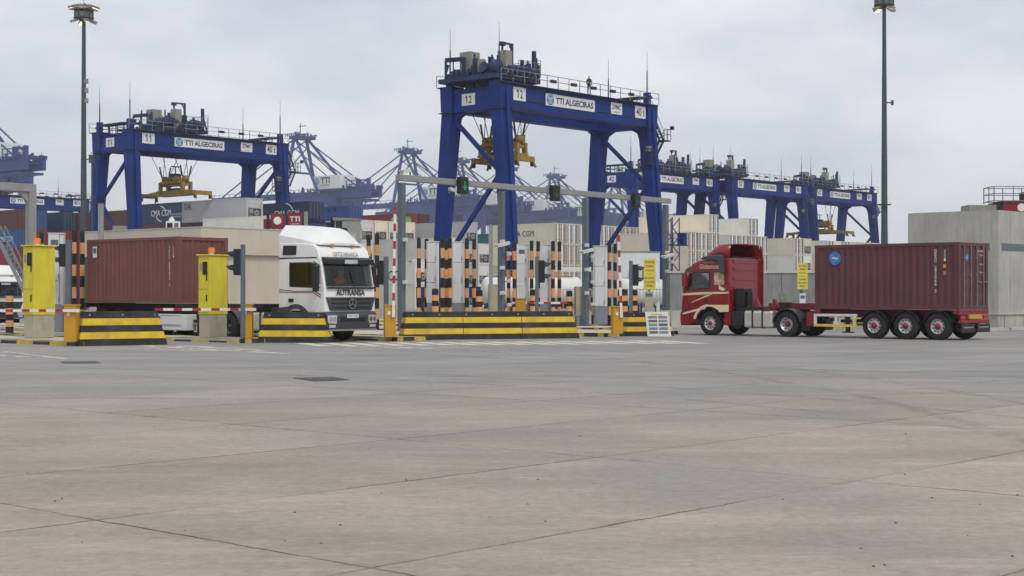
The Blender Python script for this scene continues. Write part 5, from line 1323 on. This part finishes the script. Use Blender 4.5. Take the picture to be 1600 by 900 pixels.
    # side windows, doors
    for s in (1, -1):
        Y = s * hw
        def pl(pts, name, mt, off, th=.012, parent=t, bev=0):
            a, b = (Y + s * off, Y + s * (off + th)); return MB().prism(pts, 'y', min(a, b), max(a, b)).build(name, mt, parent, bevel=bev)
        if white:
            win = [(-.30, 2.02), (.90, 1.98), (1.16, 2.05), (1.02, 2.72), (.78, 2.80), (-.30, 2.80)]
            dr = ring_plate([(-.42, 1.12), (.95, 1.12), (1.27, 1.60), (1.12, 2.85), (.9, 2.98), (-.42, 2.98)], win, Y - s * .002, Y + s * .012, 'door', body, t)
            pl(win, 'side_window', 'clear_glass', .013, .006, dr)
            ring_plate([(-.35, 1.97), (.90, 1.93), (1.22, 2.0), (1.07, 2.77), (.80, 2.85), (-.35, 2.85)], win, Y + s * .012, Y + s * .02, 'window_seal', 'black_plastic', dr)
            MB().box(.52, .56, min(Y + s * .012, Y + s * .02), max(Y + s * .012, Y + s * .02), 2.0, 2.8).build('window_bar', 'black_plastic', dr)
            pl([(-.38, 1.42), (-.12, 1.42), (-.12, 1.55), (-.38, 1.55)], 'handle', 'black_plastic', .014, .02, dr)
            pl([(-.9, 1.86), (-.1, 1.80), (.95, 1.80), (1.30, 1.66), (1.33, 1.69), (.97, 1.83), (-.1, 1.83), (-.9, 1.89)], 'stripe', 'truck_stripe_green', .013, .004)
            pl([(-.9, 1.78), (-.1, 1.75), (.90, 1.75), (1.28, 1.58), (1.31, 1.61), (.93, 1.78), (-.1, 1.78), (-.9, 1.81)], 'stripe', 'boom_red', .013, .004)
            pl([(-.80, 1.15), (-.5, 1.15), (-.5, 1.95), (-.8, 1.95)], 'locker_door', body, -.002, .01)
            pl([(-.92, 2.98), (1.05, 2.98), (1.1, 3.03), (-.92, 3.03)], 'roof_joint', 'black_plastic', .0, .008)
            pl([(-.70, 3.12), (.0, 3.12), (0.02, 3.45), (-.66, 3.47)], 'roof_window', 'black_plastic', .005, .03)
            text('Actros' if False else 'V6', .001, .001, 'letter_black', t, (0, 0, -5)) if False else None
            pl([(-.95, .93), (-.70, .93)] + arc(0, .5, .70, 140, 12, 8) + arc(0, .5, .86, 12, 118, 8) + [(-.95, 1.22)], 'wheel_arch', 'dark_grey_trim', .0, .04)
        else:
            win = [(.02, 1.98), (1.08, 1.92), (1.11, 2.02), (.86, 2.54), (.68, 2.60), (.02, 2.60)]
            dr = ring_plate([(-.12, 1.25), (1.20, 1.32), (1.19, 2.05), (.93, 2.62), (.72, 2.72), (-.12, 2.72)], win, Y - s * .002, Y + s * .012, 'door', body, t)
            pl(win, 'side_window', 'clear_glass', .013, .006, dr)
            ring_plate([(-.03, 1.93), (1.12, 1.87), (1.16, 2.02), (.90, 2.59), (.69, 2.65), (-.03, 2.65)], win, Y + s * .012, Y + s * .02, 'window_seal', 'black_plastic', dr)
            pl([(.05, 1.42), (.24, 1.42), (.24, 1.50), (.05, 1.50)], 'handle', 'black_plastic', .014, .02, dr)
            for pts in ([(-.93, 1.74), (1.36, 1.66), (1.37, 1.74), (.2, 1.80), (-.93, 1.80)],
                        [(.9, 1.34), (.86, 1.38), (.1, 1.68), (-.15, 1.70), (.1, 1.62)],
                        [(-.8, 1.90), (-.45, 2.1), (-.47, 1.92), (-.62, 1.84)]):
                pl(pts, 'stripe', 'truck_cream', .014, .004)
            pl([(1.30, .86), (1.32, .92), (.6, 1.10), (.12, 1.22), (.2, 1.10)], 'stripe', 'kiosk_white', .014, .004)
            pl([(-.93, .98), (-.72, .98)] + arc(0, .5, .70, 138, 14, 8) + arc(0, .5, .80, 14, 80, 6) + [(.05, 1.27), (-.93, 1.27)], 'wheel_arch', 'truck_cream', .0, .035)
            pl([(-.72, 2.1), (-.25, 2.1), (-.22, 2.6), (-.7, 2.62)], 'artwork', 'art_cream', .013, .004)
            text('Globetroter', 1.0, .2, 'letter_cream', t, (-.02 , Y + s * .012, 2.86), rz=PI if s > 0 else 0, shear=.15, bold=.01)
            text('* * * * *', .5, .06, 'letter_cream', t, (.02, Y + s * .012, 3.02), rz=PI if s > 0 else 0)
        # mirrors
        mr = MB(); xm = 1.22 if white else 1.12; zz = 2.0 if white else 1.95
        if white: mr.box(xm - .12, xm + .08, min(Y + s * .06, Y + s * .28), max(Y + s * .06, Y + s * .28), zz + .05, zz + .72); mr.bar((xm, Y, zz + .72), (xm, Y + s * .3, zz + .86), .05); mr.bar((xm, Y, zz - .05), (xm, Y + s * .3, zz - .08), .06); mr.box(xm - .1, xm + .07, min(Y + s * .08, Y + s * .26), max(Y + s * .08, Y + s * .26), zz - .2, zz + .0)
        else: mr.box(xm - .1, xm + .06, min(Y + s * .08, Y + s * .30), max(Y + s * .08, Y + s * .30), zz + .05, zz + .62); mr.bar((xm, Y, zz + .6), (xm, Y + s * .2, zz + .68), .05); mr.bar((xm, Y, zz), (xm, Y + s * .2, zz), .05)
        mr.build('mirror', 'black_plastic' if white else body, t, bevel=.03)
    # front
    X = 1.50 if white else 1.41
    if white:
        g = MB().prism([(-1.02, 1.12), (1.02, 1.12), (1.20, 1.60), (-1.20, 1.60)], 'x', 1.47, 1.555).build('grille', 'dark_grey_trim', t, bevel=.02)
        for z in (1.20, 1.36, 1.50): MB().box(1.53, 1.565, -.98, .98, z, z + .055).build('grille_bar', 'black_plastic', g)
        st = MB(); st.tube((1.555, 0, 1.36), (1.59, 0, 1.36), .17, n=24, m='black_plastic'); n = 24
        for k in range(n): a0, a1 = 2 * PI * k / n, 2 * PI * (k + 1) / n; st.bar((1.60, .165 * math.cos(a0), 1.36 + .165 * math.sin(a0)), (1.60, .165 * math.cos(a1), 1.36 + .165 * math.sin(a1)), .02, .022, 'chrome')
        for k in range(3): a = PI / 2 + 2 * PI * k / 3; st.bar((1.605, 0, 1.36), (1.605, .155 * math.cos(a), 1.36 + .155 * math.sin(a)), .03, .02, 'chrome')
        st.build('emblem', None, g)
        bu = MB().prism([(1.2, .40), (1.58, .40), (1.62, .55), (1.60, .98), (1.50, 1.10), (1.2, 1.10)], 'y', -1.25, 1.25).build('bumper', 'dark_grey_trim', t, bevel=.04)
        MB().box(1.585, 1.612, -.62, .62, .60, .88).build('intake', 'black_plastic', bu); MB().box(1.60, 1.63, -1.2, 1.2, .40, .46).build('lip', 'cabinet_grey', bu)
        pn = MB().box(1.615, 1.63, -.28, .28, .86, .99).build('number_plate', 'sign_white', bu); text('8805 GZR', .46, .075, 'letter_black', pn, (1.634, 0, .925), rz=PI / 2)
        for s in (-1, 1):
            hl = MB(); hl.prism([(s * .80, .66), (s * 1.20, .68), (s * 1.22, .96), (s * .78, .96)], 'x', 1.57, 1.63, 'lamp_clear'); hl.box(1.57, 1.62, min(s * .85, s * 1.15), max(s * .85, s * 1.15), .52, .62, 'lamp_clear')
            for yy in (.90, 1.08): hl.tube((1.62, s * yy, .82), (1.638, s * yy, .82), .085, n=14, m='chrome')
            hl.build('headlight', None, t)
        text('AUTRANSA', 1.42, .22, 'letter_black', t, (1.512, 0, 1.77), bold=.03, tilt=(R(90 - 2), 0, PI / 2))
        text('ORTIZ MIRANDA', 1.25, .17, 'letter_dark', t, (1.252, 0, 3.14), bold=.0, tilt=(R(90 - 18), 0, PI / 2))
        vs_ = MB().prism([(1.30, 2.80), (1.52, 2.78), (1.50, 2.96), (1.24, 3.04)], 'y', -1.18, 1.18).build('sun_visor', 'black_plastic', t, bevel=.02)
        MB().box(1.515, 1.535, -.30, .32, 2.80, 2.94).build('visor_lamp', 'lamp_clear', vs_)
        sp_ = MB()
        # roof deflector, lofted sections front to back: upright flank, crease, broad sloping shoulder
        rows = []
        for x, zb, zc_, yc, zt, yt in ((1.04, 3.46, 3.49, 1.06, 3.54, .8), (.80, 3.50, 3.56, 1.14, 3.84, .72), (.50, 3.52, 3.62, 1.18, 4.04, .74), (.1, 3.54, 3.70, 1.21, 4.14, .80), (-.95, 3.55, 3.86, 1.23, 4.22, .92)):
            rows.append([(x, y, z) for y, z in [(-yc, zb), (-yc, zc_), (-yt, zt), (0, zt + .03), (yt, zt), (yc, zc_), (yc, zb)]])
        k = len(rows[0]); vs = [p for r_ in rows for p in r_]
        fs = [(i * k + j, i * k + j + 1, (i + 1) * k + j + 1, (i + 1) * k + j) for i in range(len(rows) - 1) for j in range(k - 1)] + [tuple(range(k)), tuple(range((len(rows) - 1) * k, len(rows) * k))] + [(i * k, (i + 1) * k, (i + 1) * k + k - 1, i * k + k - 1) for i in range(len(rows) - 1)]
        sp_.add(vs, fs, None); sp_.build('roof_deflector', body, t, bevel=.035)
        for y in (-.5, .5): MB().box(.98, 1.12, y - .06, y + .06, 3.44, 3.50).build('roof_lamp', 'lamp_amber', t)
        MB().box(.2, .85, -.35, .35, 3.5, 3.56).build('roof_hatch', 'black_plastic', t)
    else:
        bu = MB().prism([(1.0, .40), (1.44, .40), (1.48, .6), (1.47, .95), (1.40, 1.02), (1.0, 1.02)], 'y', -1.24, 1.24).build('bumper', body, t, bevel=.05)
        MB().box(1.47, 1.49, -.8, .8, .46, .88).build('grille', 'black_plastic', bu); MB().box(1.385, 1.425, -.85, .85, 1.1, 1.8).build('front_panel', 'black_plastic', t)
        for s in (-1, 1): MB().prism([(s * .82, .66), (s * 1.22, .68), (s * 1.24, .98), (s * .82, .92)], 'x', 1.43, 1.49).build('headlight', 'lamp_clear', t)
        MB().prism([(.95, 2.60), (1.28, 2.62), (1.26, 2.76), (.86, 2.94)], 'y', -1.15, 1.15).build('sun_visor', 'dark_grey_trim', t, bevel=.02)
        # roof deflector open at the back
        sp_ = MB(); sec = [(.55, 3.14, 1.0, 3.1), (.2, 3.45, 1.12, 3.18), (-.15, 3.68, 1.18, 3.2), (-.35, 3.78, 1.2, 3.2), (-.95, 3.80, 1.22, 3.2)]
        rows = []
        for x, zt, wy, zb in sec:
            h = zt - zb; rows.append([(x, y, z) for y, z in [(-wy, zb), (-wy, zb + h * .6), (-wy * .9, zt - .03), (-wy * .6, zt), (0, zt + .01), (wy * .6, zt), (wy * .9, zt - .03), (wy, zb + h * .6), (wy, zb)]])
        k = 9; vs = [p for r_ in rows for p in r_]
        sp_.add(vs, [(i * k + j, i * k + j + 1, (i + 1) * k + j + 1, (i + 1) * k + j) for i in range(4) for j in range(k - 1)] + [tuple(range(k))], None, True)
        so_ = sp_.build('roof_deflector', body, t).modifiers.new('s', 'SOLIDIFY'); so_.thickness = .04
        MB().box(-.9, .1, -1.0, 1.0, 3.2, 3.26).build('roof_panel', 'black_plastic', t)
        sn = MB(); sn.prism([(.35, 3.16), (.2, 3.28), (-.62, 3.34), (-.75, 3.30), (-.78, 2.55), (-.58, 2.55), (-.55, 3.02), (-.4, 3.1)], 'y', 1.26, 1.46); sn.build('air_intake', 'dark_grey_trim', t, bevel=.05)
        for x, nm in ((-.70, 0), (-.62, 1)): pass
        # rear wall ribs and side fairings
        rw = MB()
        for z in (1.5, 1.9, 2.3, 2.7, 3.0): rw.box(-.985, -.95, -.95, .95, z, z + .12)
        rw.build('rear_rib', body, t)
        for s in (-1,):
            MB().prism([(-.95, 1.05), (-1.10, 1.05), (-1.10, 3.1), (-1.06, 3.5), (-1.0, 3.74), (-.95, 3.76)], 'y', min(s * 1.20, s * 1.245), max(s * 1.20, s * 1.245)).build('side_fairing', body, t, bevel=.015)
    # interior hints: seats are dark; driver only on the white truck
    # steps and lower side
    for s in (-1, 1):
        y0, y1 = (min(s * 1.0, s * 1.22), max(s * 1.0, s * 1.22))
        MB().box(-.98, -.68, y0, y1, .42, .96).build('step', 'dark_grey_trim' if white else body, t, bevel=.03)
        mudguard(t, 0, min(s * .9, s * 1.24), max(s * .9, s * 1.24), .64, 160, 20, 'inner_arch', 'black_plastic')
    # chassis
    ch = MB()
    for y in (-.42, .42): ch.box(-WB - 1.0, .9, y - .05, y + .05, .72, .98)
    for x in (-1.3, -2.4, -3.4, -WB - .95): ch.box(x - .06, x + .06, -.42, .42, .76, .94)
    clutter(ch, -2.4, -1.0, -.8, .8, .55, 1.5, 14, 4, None) if False else None
    ch.build('chassis', 'chassis_dark' if white else 'chassis_dark', t)
    fw = MB(); fw.lathe((-WB + .35, 0, 1.12), (0, 0, 1), [(0, .02), (0, .5), (.06, .5), (.1, .42), (.1, .02)], 24, 'chassis_dark'); fw.box(-WB - .1, -WB + .8, -.5, .5, .98, 1.12, 'chassis_dark'); fw.build('fifth_wheel', None, t)
    eng = MB(); eng.box(-1.7, -1.05, -.95, .95, .98, 1.2); eng.box(-1.5, -1.08, .35, .98, 1.2, 1.95); eng.tube((-1.62, .75, 1.0), (-1.62, .75, 1.8), .13, n=12); eng.tube((-1.3, -.1, 1.1), (-1.6, .2, 1.45), .05, n=6); eng.build('air_filter', 'black_plastic', t, bevel=.03)
    for s in (-1, 1):
        y0, y1 = (min(s * .62, s * 1.2), max(s * .62, s * 1.2))
        MB().box(-1.55, -1.02, y0, y1, .42, 1.0).build('battery_box', 'chassis_dark', t, bevel=.04)
        k = MB(); k.box(-2.95, -1.60, y0, y1, .34, 1.04); ft = k.build('fuel_tank', 'tank_alu', t, bevel=.10)
        for x in (-2.02, -2.48): MB().box(x - .035, x + .035, y0 - .012, y1 + .012, .325, 1.052).build('tank_strap', 'chassis_dark', ft)
        # wheels
        wheel(t, 0, s * 1.06, s, .51, .30, 'rim_silver' if not white else 'rim_dark', 'hub_red' if not white else 'rim_dark', .028)
        wheel(t, -WB, s * 1.08, s, .51, .27, 'rim_silver' if not white else 'rim_dark', 'hub_red' if not white else 'rim_dark', .13)
        wheel(t, -WB, s * .76, s, .51, .27, 'rim_dark', 'rim_dark', .1, False)
        y0, y1 = (min(s * .62, s * 1.24), max(s * .62, s * 1.24))
        mudguard(t, -WB, y0, y1, .64, 170, 10)
        MB().box(-WB - .75, -WB - .71, y0, y1, .25, .75).build('mudflap', 'black_plastic', t)
    ax = MB(); ax.tube((0, -1, .5), (0, 1, .5), .07, n=8); ax.tube((-WB, -1, .5), (-WB, 1, .5), .12, n=8); ax.lathe((-WB, 0, .5), (1, 0, 0), [(-.3, .05), (-.2, .28), (.2, .28), (.3, .05)], 12); ax.build('axle', 'chassis_dark', t)
    tl = MB()
    for s in (-1, 1): tl.box(-WB - 1.06, -WB - 1.0, min(s * .6, s * 1.15), max(s * .6, s * 1.15), .62, .76)
    tl.build('tail_lamp', 'lamp_red', t)
    return t
mat('truck_stripe_green', (.02, .12, .08), .5)

def semi(kind, label, loc, rz, Lk, rear_axles, cont_front):
    """x forward, origin on the ground under the rear end; Lk: x of the kingpin"""
    t = TH('semi_trailer', label, 'trailer', loc, rz)
    red = kind == 'red'; cm = 'chassis_red' if red else 'chassis_dark'; dz = 0 if red else .23
    b = MB()
    for y in (-.5, .5):
        b.box(.0, Lk - 1.9, y - .07, y + .07, .80, 1.10 + dz); b.prism([(Lk - 1.9, .80), (Lk - 1.6, 1.0), (Lk - 1.45, 1.1), (Lk + .9, 1.12), (Lk + .9, 1.34), (Lk - 1.5, 1.34), (Lk - 1.58, 1.11), (Lk - 1.9, 1.11)], 'y', y - .07, y + .07)
    b.build('frame', cm, t)
    for x in (.12, cont_front - .1, min(Lk + .6, 12)) if cont_front < Lk - 1 else (.12, cont_front - .1):
        MB().box(x - .12, x + .12, -1.22, 1.22, .98 + dz, 1.115 + dz).build('bolster', cm, t)
    cx_ = MB()
    for x in range(1, int(Lk)): cx_.box(x - .05, x + .05, -.5, .5, .86, 1.05)
    cx_.build('cross_member', cm, t)
    for x in rear_axles:
        ax = MB().tube((x, -1, .5), (x, 1, .5), .075, n=8).build('axle', 'chassis_dark', t)
        for s in (-1, 1):
            wheel(t, x, s * 1.04, s, .51, .36, 'rim_silver' if red else 'rim_dark', 'hub_red' if red else 'rim_dark', .03, red)
            mudguard(t, x, min(s * .82, s * 1.25), max(s * .82, s * 1.25), .60, 165, 15, 'mudguard', 'black_plastic')
    # rear end
    rb = MB().box(-.08, .04, -1.2, 1.2, .62, .76).build('rear_bumper', 'bright_red' if red else 'chassis_dark', t, bevel=.02)
    rl = MB(); rl.box(-.02, .1, -1.22, 1.22, .95 + dz, 1.12 + dz, 'chassis_red' if red else 'chassis_dark'); rl.build('rear_beam', None, t)
    for s in (-1, 1):
        m_ = MB().box(-.10, -.06, min(s * .12, s * 1.18), max(s * .12, s * 1.18), .28, .60).build('mudflap', 'black_plastic', t)
        MB().box(-.106, -.10, min(s * .25, s * 1.05), max(s * .25, s * 1.05), .45, .50).build('printing', 'cabinet_grey', m_)
        MB().box(-.05, .0, min(s * .75, s * 1.15), max(s * .75, s * 1.15), .78, .92).build('tail_lamp', 'lamp_red', t)
    if red: MB().box(-.07, .06, -.55, .45, .77, .95).build('hazard_box', 'boom_orange', t, bevel=.03)
    # side guards and landing gear
    lg = Lk - 2.9
    for s in (-1, 1):
        l_ = MB(); y = s * .85
        l_.box(lg - .07, lg + .07, min(y - .06, y + .06), max(y - .06, y + .06), .25, 1.0); l_.box(lg - .2, lg + .2, y - .12, y + .12, .20, .25); l_.build('landing_leg', 'chassis_dark', t)
        y0, y1 = min(s * 1.16, s * 1.2), max(s * 1.16, s * 1.2); a, e = max(rear_axles) + .75, max(rear_axles) + .75 + 1.9
        g = MB(); g.box(a, e, y0, y1, .84, .94, 'kiosk_white'); g.box(a, e, y0, y1, .44, .54, 'kiosk_white' if not red else 'cabinet_yellow')
        for x in (a + .05, (a + e) / 2 - .1, e - .12): g.box(x, x + .12, y0 + .005, y1 - .005, .54, .84, 'kiosk_white')
        g.box(a + .02, a + .2, y1 - .02 if s > 0 else y0 - .01, y1 + .01 if s > 0 else y0 + .02, .66, .78, 'cabinet_yellow'); g.build('side_guard', None, t)
    MB().box(Lk - 3.2, Lk - 2.6, -.9, .9, .6, .72).build('leg_tie', 'chassis_dark', t)
    if not red:
        MB().box(Lk - 4.9, Lk - 3.3, -1.2, -.65, .30, .92).build('tool_box', 'kiosk_white', t, bevel=.03)
    else:
        MB().box(Lk - 1.55, Lk - 1.25, 1.0, 1.2, .45, 1.0).build('marker_plate', 'bright_red', t)
        for x in (Lk + .1, Lk + .95): MB().prism([(x, 1.2), (x + .25, 1.2), (x + .25, 1.5), (x + .18, 1.52)], 'y', 1.0, 1.15).build('corner_guide', 'bright_red', t)
        hs = MB(); 
        for k in range(3): hs.tube((Lk + .2, .5 + k * .1, 1.3), (Lk + .25, .5 + k * .12, 1.75), .07, n=8, m='cabinet_grey')
        hs.box(Lk - .1, Lk + .3, .35, .8, 1.2, 1.38, 'chassis_dark'); hs.build('hose_rack', None, t)
    return t
# red truck: trailer heading and container
hR = R(138); hv = Vector((math.cos(hR), math.sin(hR), 0)); rv = Vector((hv.y, -hv.x, 0))
C1 = Vector((16.44, 56.5, 0)); O1 = C1 + rv * 1.22
semi('red', 'dark red skeletal trailer under the maroon container at right', O1, hR, 7.7, (.85, 2.16, 3.47), 6.06)
c1 = container('maroon corrugated container with blue round emblems on the red trailer', C1 + Vector((0, 0, 1.13)), R(48), (.105, .034, .040), 6.06, 2.50, 'corr', 'doors')
for e, (x_, r_, sd_) in enumerate(((5.15, .26, 's'),)):
    d_ = MB(); d_.tube((0, 0, 0), (-.008, 0, 0), r_, n=24); q = d_.build('emblem', 'emblem_blue', c1) if 'emblem_blue' in M else None
mat('emblem_blue', (.05, .20, .50), .5, var=.3, scale=6)
for loc_, ax_, r_ in (((-.006, 5.15, 1.98), 'x', .26), ((.80 - .15, .008, 1.95), 'y', .13)):
    d_ = MB()
    if ax_ == 'x': d_.tube((0, 0, 0), (-.01, 0, 0), r_, n=24)
    else: d_.tube((0, 0, 0), (0, -.01, 0), r_, n=20)
    q = d_.build('emblem', 'emblem_blue', c1); q.location = loc_
    text('4.29' if False else '~', r_ * 1.0, r_ * .35, 'letter_white', q, (-.014, 0, 0) if ax_ == 'x' else (0, -.014, 0), rz=-PI / 2 if ax_ == 'x' else 0)
def vtext(o, s, y, z1, ch=.075, gap=.115, mt='letter_white', axis='x'):
    k = 0
    for c in s:
        if c != ' ':
            if axis == 'x': text(c, ch, ch * 1.25, mt, o, (-.012, y, z1 - k * gap), rz=-PI / 2)
            else: text(c, ch, ch * 1.25, mt, o, (y, -.04, z1 - k * gap))
        k += 1
def vtext_joined(o, s, y, z1, ch=.085, gap=.12, mt='letter_white', x=-.014):
    """vertical row of characters as one lettering part"""
    ms = []
    tmp = bmesh.new(); k = 0
    for c in s:
        if c != ' ':
            q = text(c, ch, ch * 1.3, mt, o, (x, y, z1 - k * gap), rz=-PI / 2)
            me = q.data.copy(); me.transform(Matrix.Translation(q.location) @ q.rotation_euler.to_matrix().to_4x4()); tmp.from_mesh(me)
            bpy.data.objects.remove(q)
        k += 1
    me = bpy.data.meshes.new('serial_number'); tmp.to_mesh(me); tmp.free(); me.materials.append(M[mt])
    ob = bpy.data.objects.new('serial_number', me); COL.objects.link(ob); ob.parent = o
vtext_joined(c1, 'GESU 292066 2', .92, 2.20, .085, .125); vtext_joined(c1, '22G1 ', .55, 2.18, .075, .11)
MB().box(-.012, -.004, .50, .62, 1.55, 1.68).build('sticker', 'lamp_amber', c1); MB().box(-.012, -.004, .50, .62, 1.30, 1.44).build('sticker', 'cabinet_grey', c1)
text('GESU 292066', .55, .07, 'letter_white', c1, (1.75, -.004, 2.2)); 
for z in (2.05, 1.85, 1.7, 1.55, 1.4): text('22G1 30480', .35, .06, 'letter_white', c1, (1.9, .008, z)) if z in (2.05, 1.7, 1.4) else None
# tractor of the red truck
hT = R(140); tv = Vector((math.cos(hT), math.sin(hT), 0))
Dr = C1 + hv * 7.37 + rv * 1.2
tractor('red', 'dark red truck cab with cream stripes pulling the right trailer', Vector((Dr.x, Dr.y, 0)) + tv * 3.62, hT)
# white truck
hW = R(-40); wv = Vector((math.cos(hW), math.sin(hW), 0)); wl = Vector((-wv.y, wv.x, 0))
C2 = Vector((-13.07, 59.4, 0)) + wl * .22
O2 = C2 - wv * 6.3 + wl * 1.22
tr2 = semi('dark', 'dark skeletal trailer behind the white truck at left', O2, hW, 10.0, (1.2, 2.5, 3.81), 6.3)
c2 = container('rusty brown corrugated container on the trailer of the white truck', C2 + Vector((0, 0, 1.36)), R(50), (.20, .068, .055), 6.06, 2.59, 'corr', 'wall')
vtext_joined(c2, 'TRLU 280074 4', .55, 2.15, .075, .12); vtext_joined(c2, '22G1', .30, 2.15, .06, .11)
st_ = MB().box(-.014, -.006, 5.35, 5.62, 1.85, 2.3).build('sticker', 'sign_white', c2); MB().box(-.018, -.014, 5.38, 5.59, 2.02, 2.24).build('sticker_print', 'logo_blue', st_)
wt = tractor('white', 'white truck cab with a high roof deflector at the gate', C2 + wv * 6.78 + wl * 1.22, hW)
# small white truck at the left edge
w2 = copy_tree(wt)
w2['label'] = 'small distant white truck cut off by the left edge'; w2.location = P(2, 88); w2.rotation_euler = (0, 0, R(-60)); w2.scale = (.8, .8, .8)
for ch in list(w2.children):
    if ch.name.startswith('lettering'): bpy.data.objects.remove(ch)

# ------------------------------------------------------------------ people
def person(label, loc, rz, joints, shirt=(.07, .025, .025, 1), scale=1.0):
    """joints: list of (name, parent, (x,y,z), radius)"""
    idx = {}; vs = []; es = []; rad = []
    for n_, p_, c_, r_ in joints:
        idx[n_] = len(vs); vs.append(c_); rad.append(r_)
        if p_: es.append((idx[p_], idx[n_]))
    me = bpy.data.meshes.new('person'); me.from_pydata(vs, es, []); o = bpy.data.objects.new('person', me); COL.objects.link(o)
    o.modifiers.new('skin', 'SKIN')
    if not me.skin_vertices: return o
    for i, r_ in enumerate(rad): me.skin_vertices[0].data[i].radius = (r_, r_)
    me.skin_vertices[0].data[0].use_root = True
    sb = o.modifiers.new('sub', 'SUBSURF'); sb.levels = 1; sb.render_levels = 2
    m = bpy.data.materials.new('person_' + label[:6]); m.use_nodes = True; nt = m.node_tree
    tc = nt.nodes.new('ShaderNodeTexCoord'); sp = nt.nodes.new('ShaderNodeSeparateXYZ'); nt.links.new(tc.outputs['Object'], sp.inputs[0])
    cr = nt.nodes.new('ShaderNodeValToRGB'); cr.color_ramp.interpolation = 'CONSTANT'
    dv = nt.nodes.new('ShaderNodeMath'); dv.operation = 'DIVIDE'; dv.inputs[1].default_value = 1.8; nt.links.new(sp.outputs[2], dv.inputs[0]); nt.links.new(dv.outputs[0], cr.inputs[0])
    e = cr.color_ramp.elements; e[0].position = 0; e[0].color = (.02, .02, .03, 1); e[1].position = .53; e[1].color = shirt
    a = e.new(.855); a.color = (.42, .25, .18, 1); a = e.new(.955); a.color = (.03, .02, .02, 1)
    nt.links.new(cr.outputs[0], nt.nodes['Principled BSDF'].inputs['Base Color']); nt.nodes['Principled BSDF'].inputs['Roughness'].default_value = .85
    me.materials.append(m)
    o.location = loc; o.rotation_euler = (0, 0, rz); o.scale = (scale,) * 3
    return tag(o, label, 'person')
stand = [('pelvis', None, (0, 0, .95), .145), ('waist', 'pelvis', (0, 0, 1.12), .13), ('chest', 'waist', (0, 0, 1.33), .16), ('neck', 'chest', (0, .01, 1.50), .06), ('jaw', 'neck', (0, -.01, 1.58), .085), ('head', 'jaw', (0, 0, 1.68), .10), ('crown', 'head', (0, .01, 1.75), .07)]
for s, n_ in ((-1, 'r'), (1, 'l')):
    stand += [('hip' + n_, 'pelvis', (s * .10, 0, .88), .105), ('knee' + n_, 'hip' + n_, (s * .12, -.02, .50), .075), ('ank' + n_, 'knee' + n_, (s * .13, .02, .10), .05), ('toe' + n_, 'ank' + n_, (s * .14, -.14, .04), .045),
              ('sh' + n_, 'chest', (s * .19, 0, 1.42), .075), ('el' + n_, 'sh' + n_, (s * .26, .02, 1.13), .055), ('wr' + n_, 'el' + n_, (s * .22, -.12, .92), .04), ('ha' + n_, 'wr' + n_, (s * .20, -.18, .86), .04)]
sit = [('pelvis', None, (0, 0, 1.0), .15), ('waist', 'pelvis', (0, .02, 1.16), .14), ('chest', 'waist', (0, .02, 1.36), .16), ('neck', 'chest', (0, .0, 1.52), .06), ('jaw', 'neck', (0, -.02, 1.60), .085), ('head', 'jaw', (0, -.01, 1.68), .10), ('crown', 'head', (0, .0, 1.75), .07)]
for s, n_ in ((-1, 'r'), (1, 'l')):
    sit += [('hip' + n_, 'pelvis', (s * .10, -.08, .96), .11), ('knee' + n_, 'hip' + n_, (s * .14, -.42, .98), .08), ('ank' + n_, 'knee' + n_, (s * .14, -.46, .62), .05), ('toe' + n_, 'ank' + n_, (s * .14, -.56, .58), .045),
            ('sh' + n_, 'chest', (s * .19, 0, 1.42), .075), ('el' + n_, 'sh' + n_, (s * .25, -.18, 1.20), .055), ('wr' + n_, 'el' + n_, (s * .17, -.40, 1.22), .04), ('ha' + n_, 'wr' + n_, (s * .15, -.46, 1.25), .045)]
for tv_, o_, rz_, lab_, zz_ in ((wv, C2 + wv * 6.78 + wl * 1.22, hW, 'driver seated at the wheel behind the windscreen of the white truck', .82), (tv, Vector((Dr.x, Dr.y, 0)) + tv * 3.62, hT, 'driver seated at the wheel seen through the side window of the red truck', .72)):
    lft = Vector((-tv_.y, tv_.x, 0)); q_ = o_ + tv_ * (.30 if 'white' in lab_ else .16) + lft * .60
    person(lab_, Vector((q_.x, q_.y, zz_)), rz_ + PI / 2, sit, (.55, .16, .04, 1) if 'white' in lab_ else (.12, .14, .18, 1))
g12 = P(767, 136.2); pp = g12 + GX * 13.1 + GY * -.78
person('person in dark clothes standing on the walkway of crane 12', Vector((pp.x, pp.y, 20.66)), R(20), stand)
pp = g12 + GX * 7.2 + GY * .6
person('person in dark clothes standing among the trolley machinery of crane 12', Vector((pp.x, pp.y, 21.4)), R(-20), stand)

# ------------------------------------------------------------------ air
hz = MB(); hz.box(-1480, 1480, -380, 1580, -1.0, 110)
m = bpy.data.materials.new('haze_air'); m.use_nodes = True; nt = m.node_tree
for n_ in list(nt.nodes): nt.nodes.remove(n_)
o_ = nt.nodes.new('ShaderNodeOutputMaterial'); v_ = nt.nodes.new('ShaderNodeVolumePrincipled'); v_.inputs['Density'].default_value = .0003; v_.inputs['Color'].default_value = (.88, .92, .98, 1); v_.inputs['Anisotropy'].default_value = .2
nt.links.new(v_.outputs[0], o_.inputs['Volume']); MATS['haze_air'] = m
tag(hz.build('haze', 'haze_air'), 'pale grey air over the whole port', 'haze', kind='stuff')
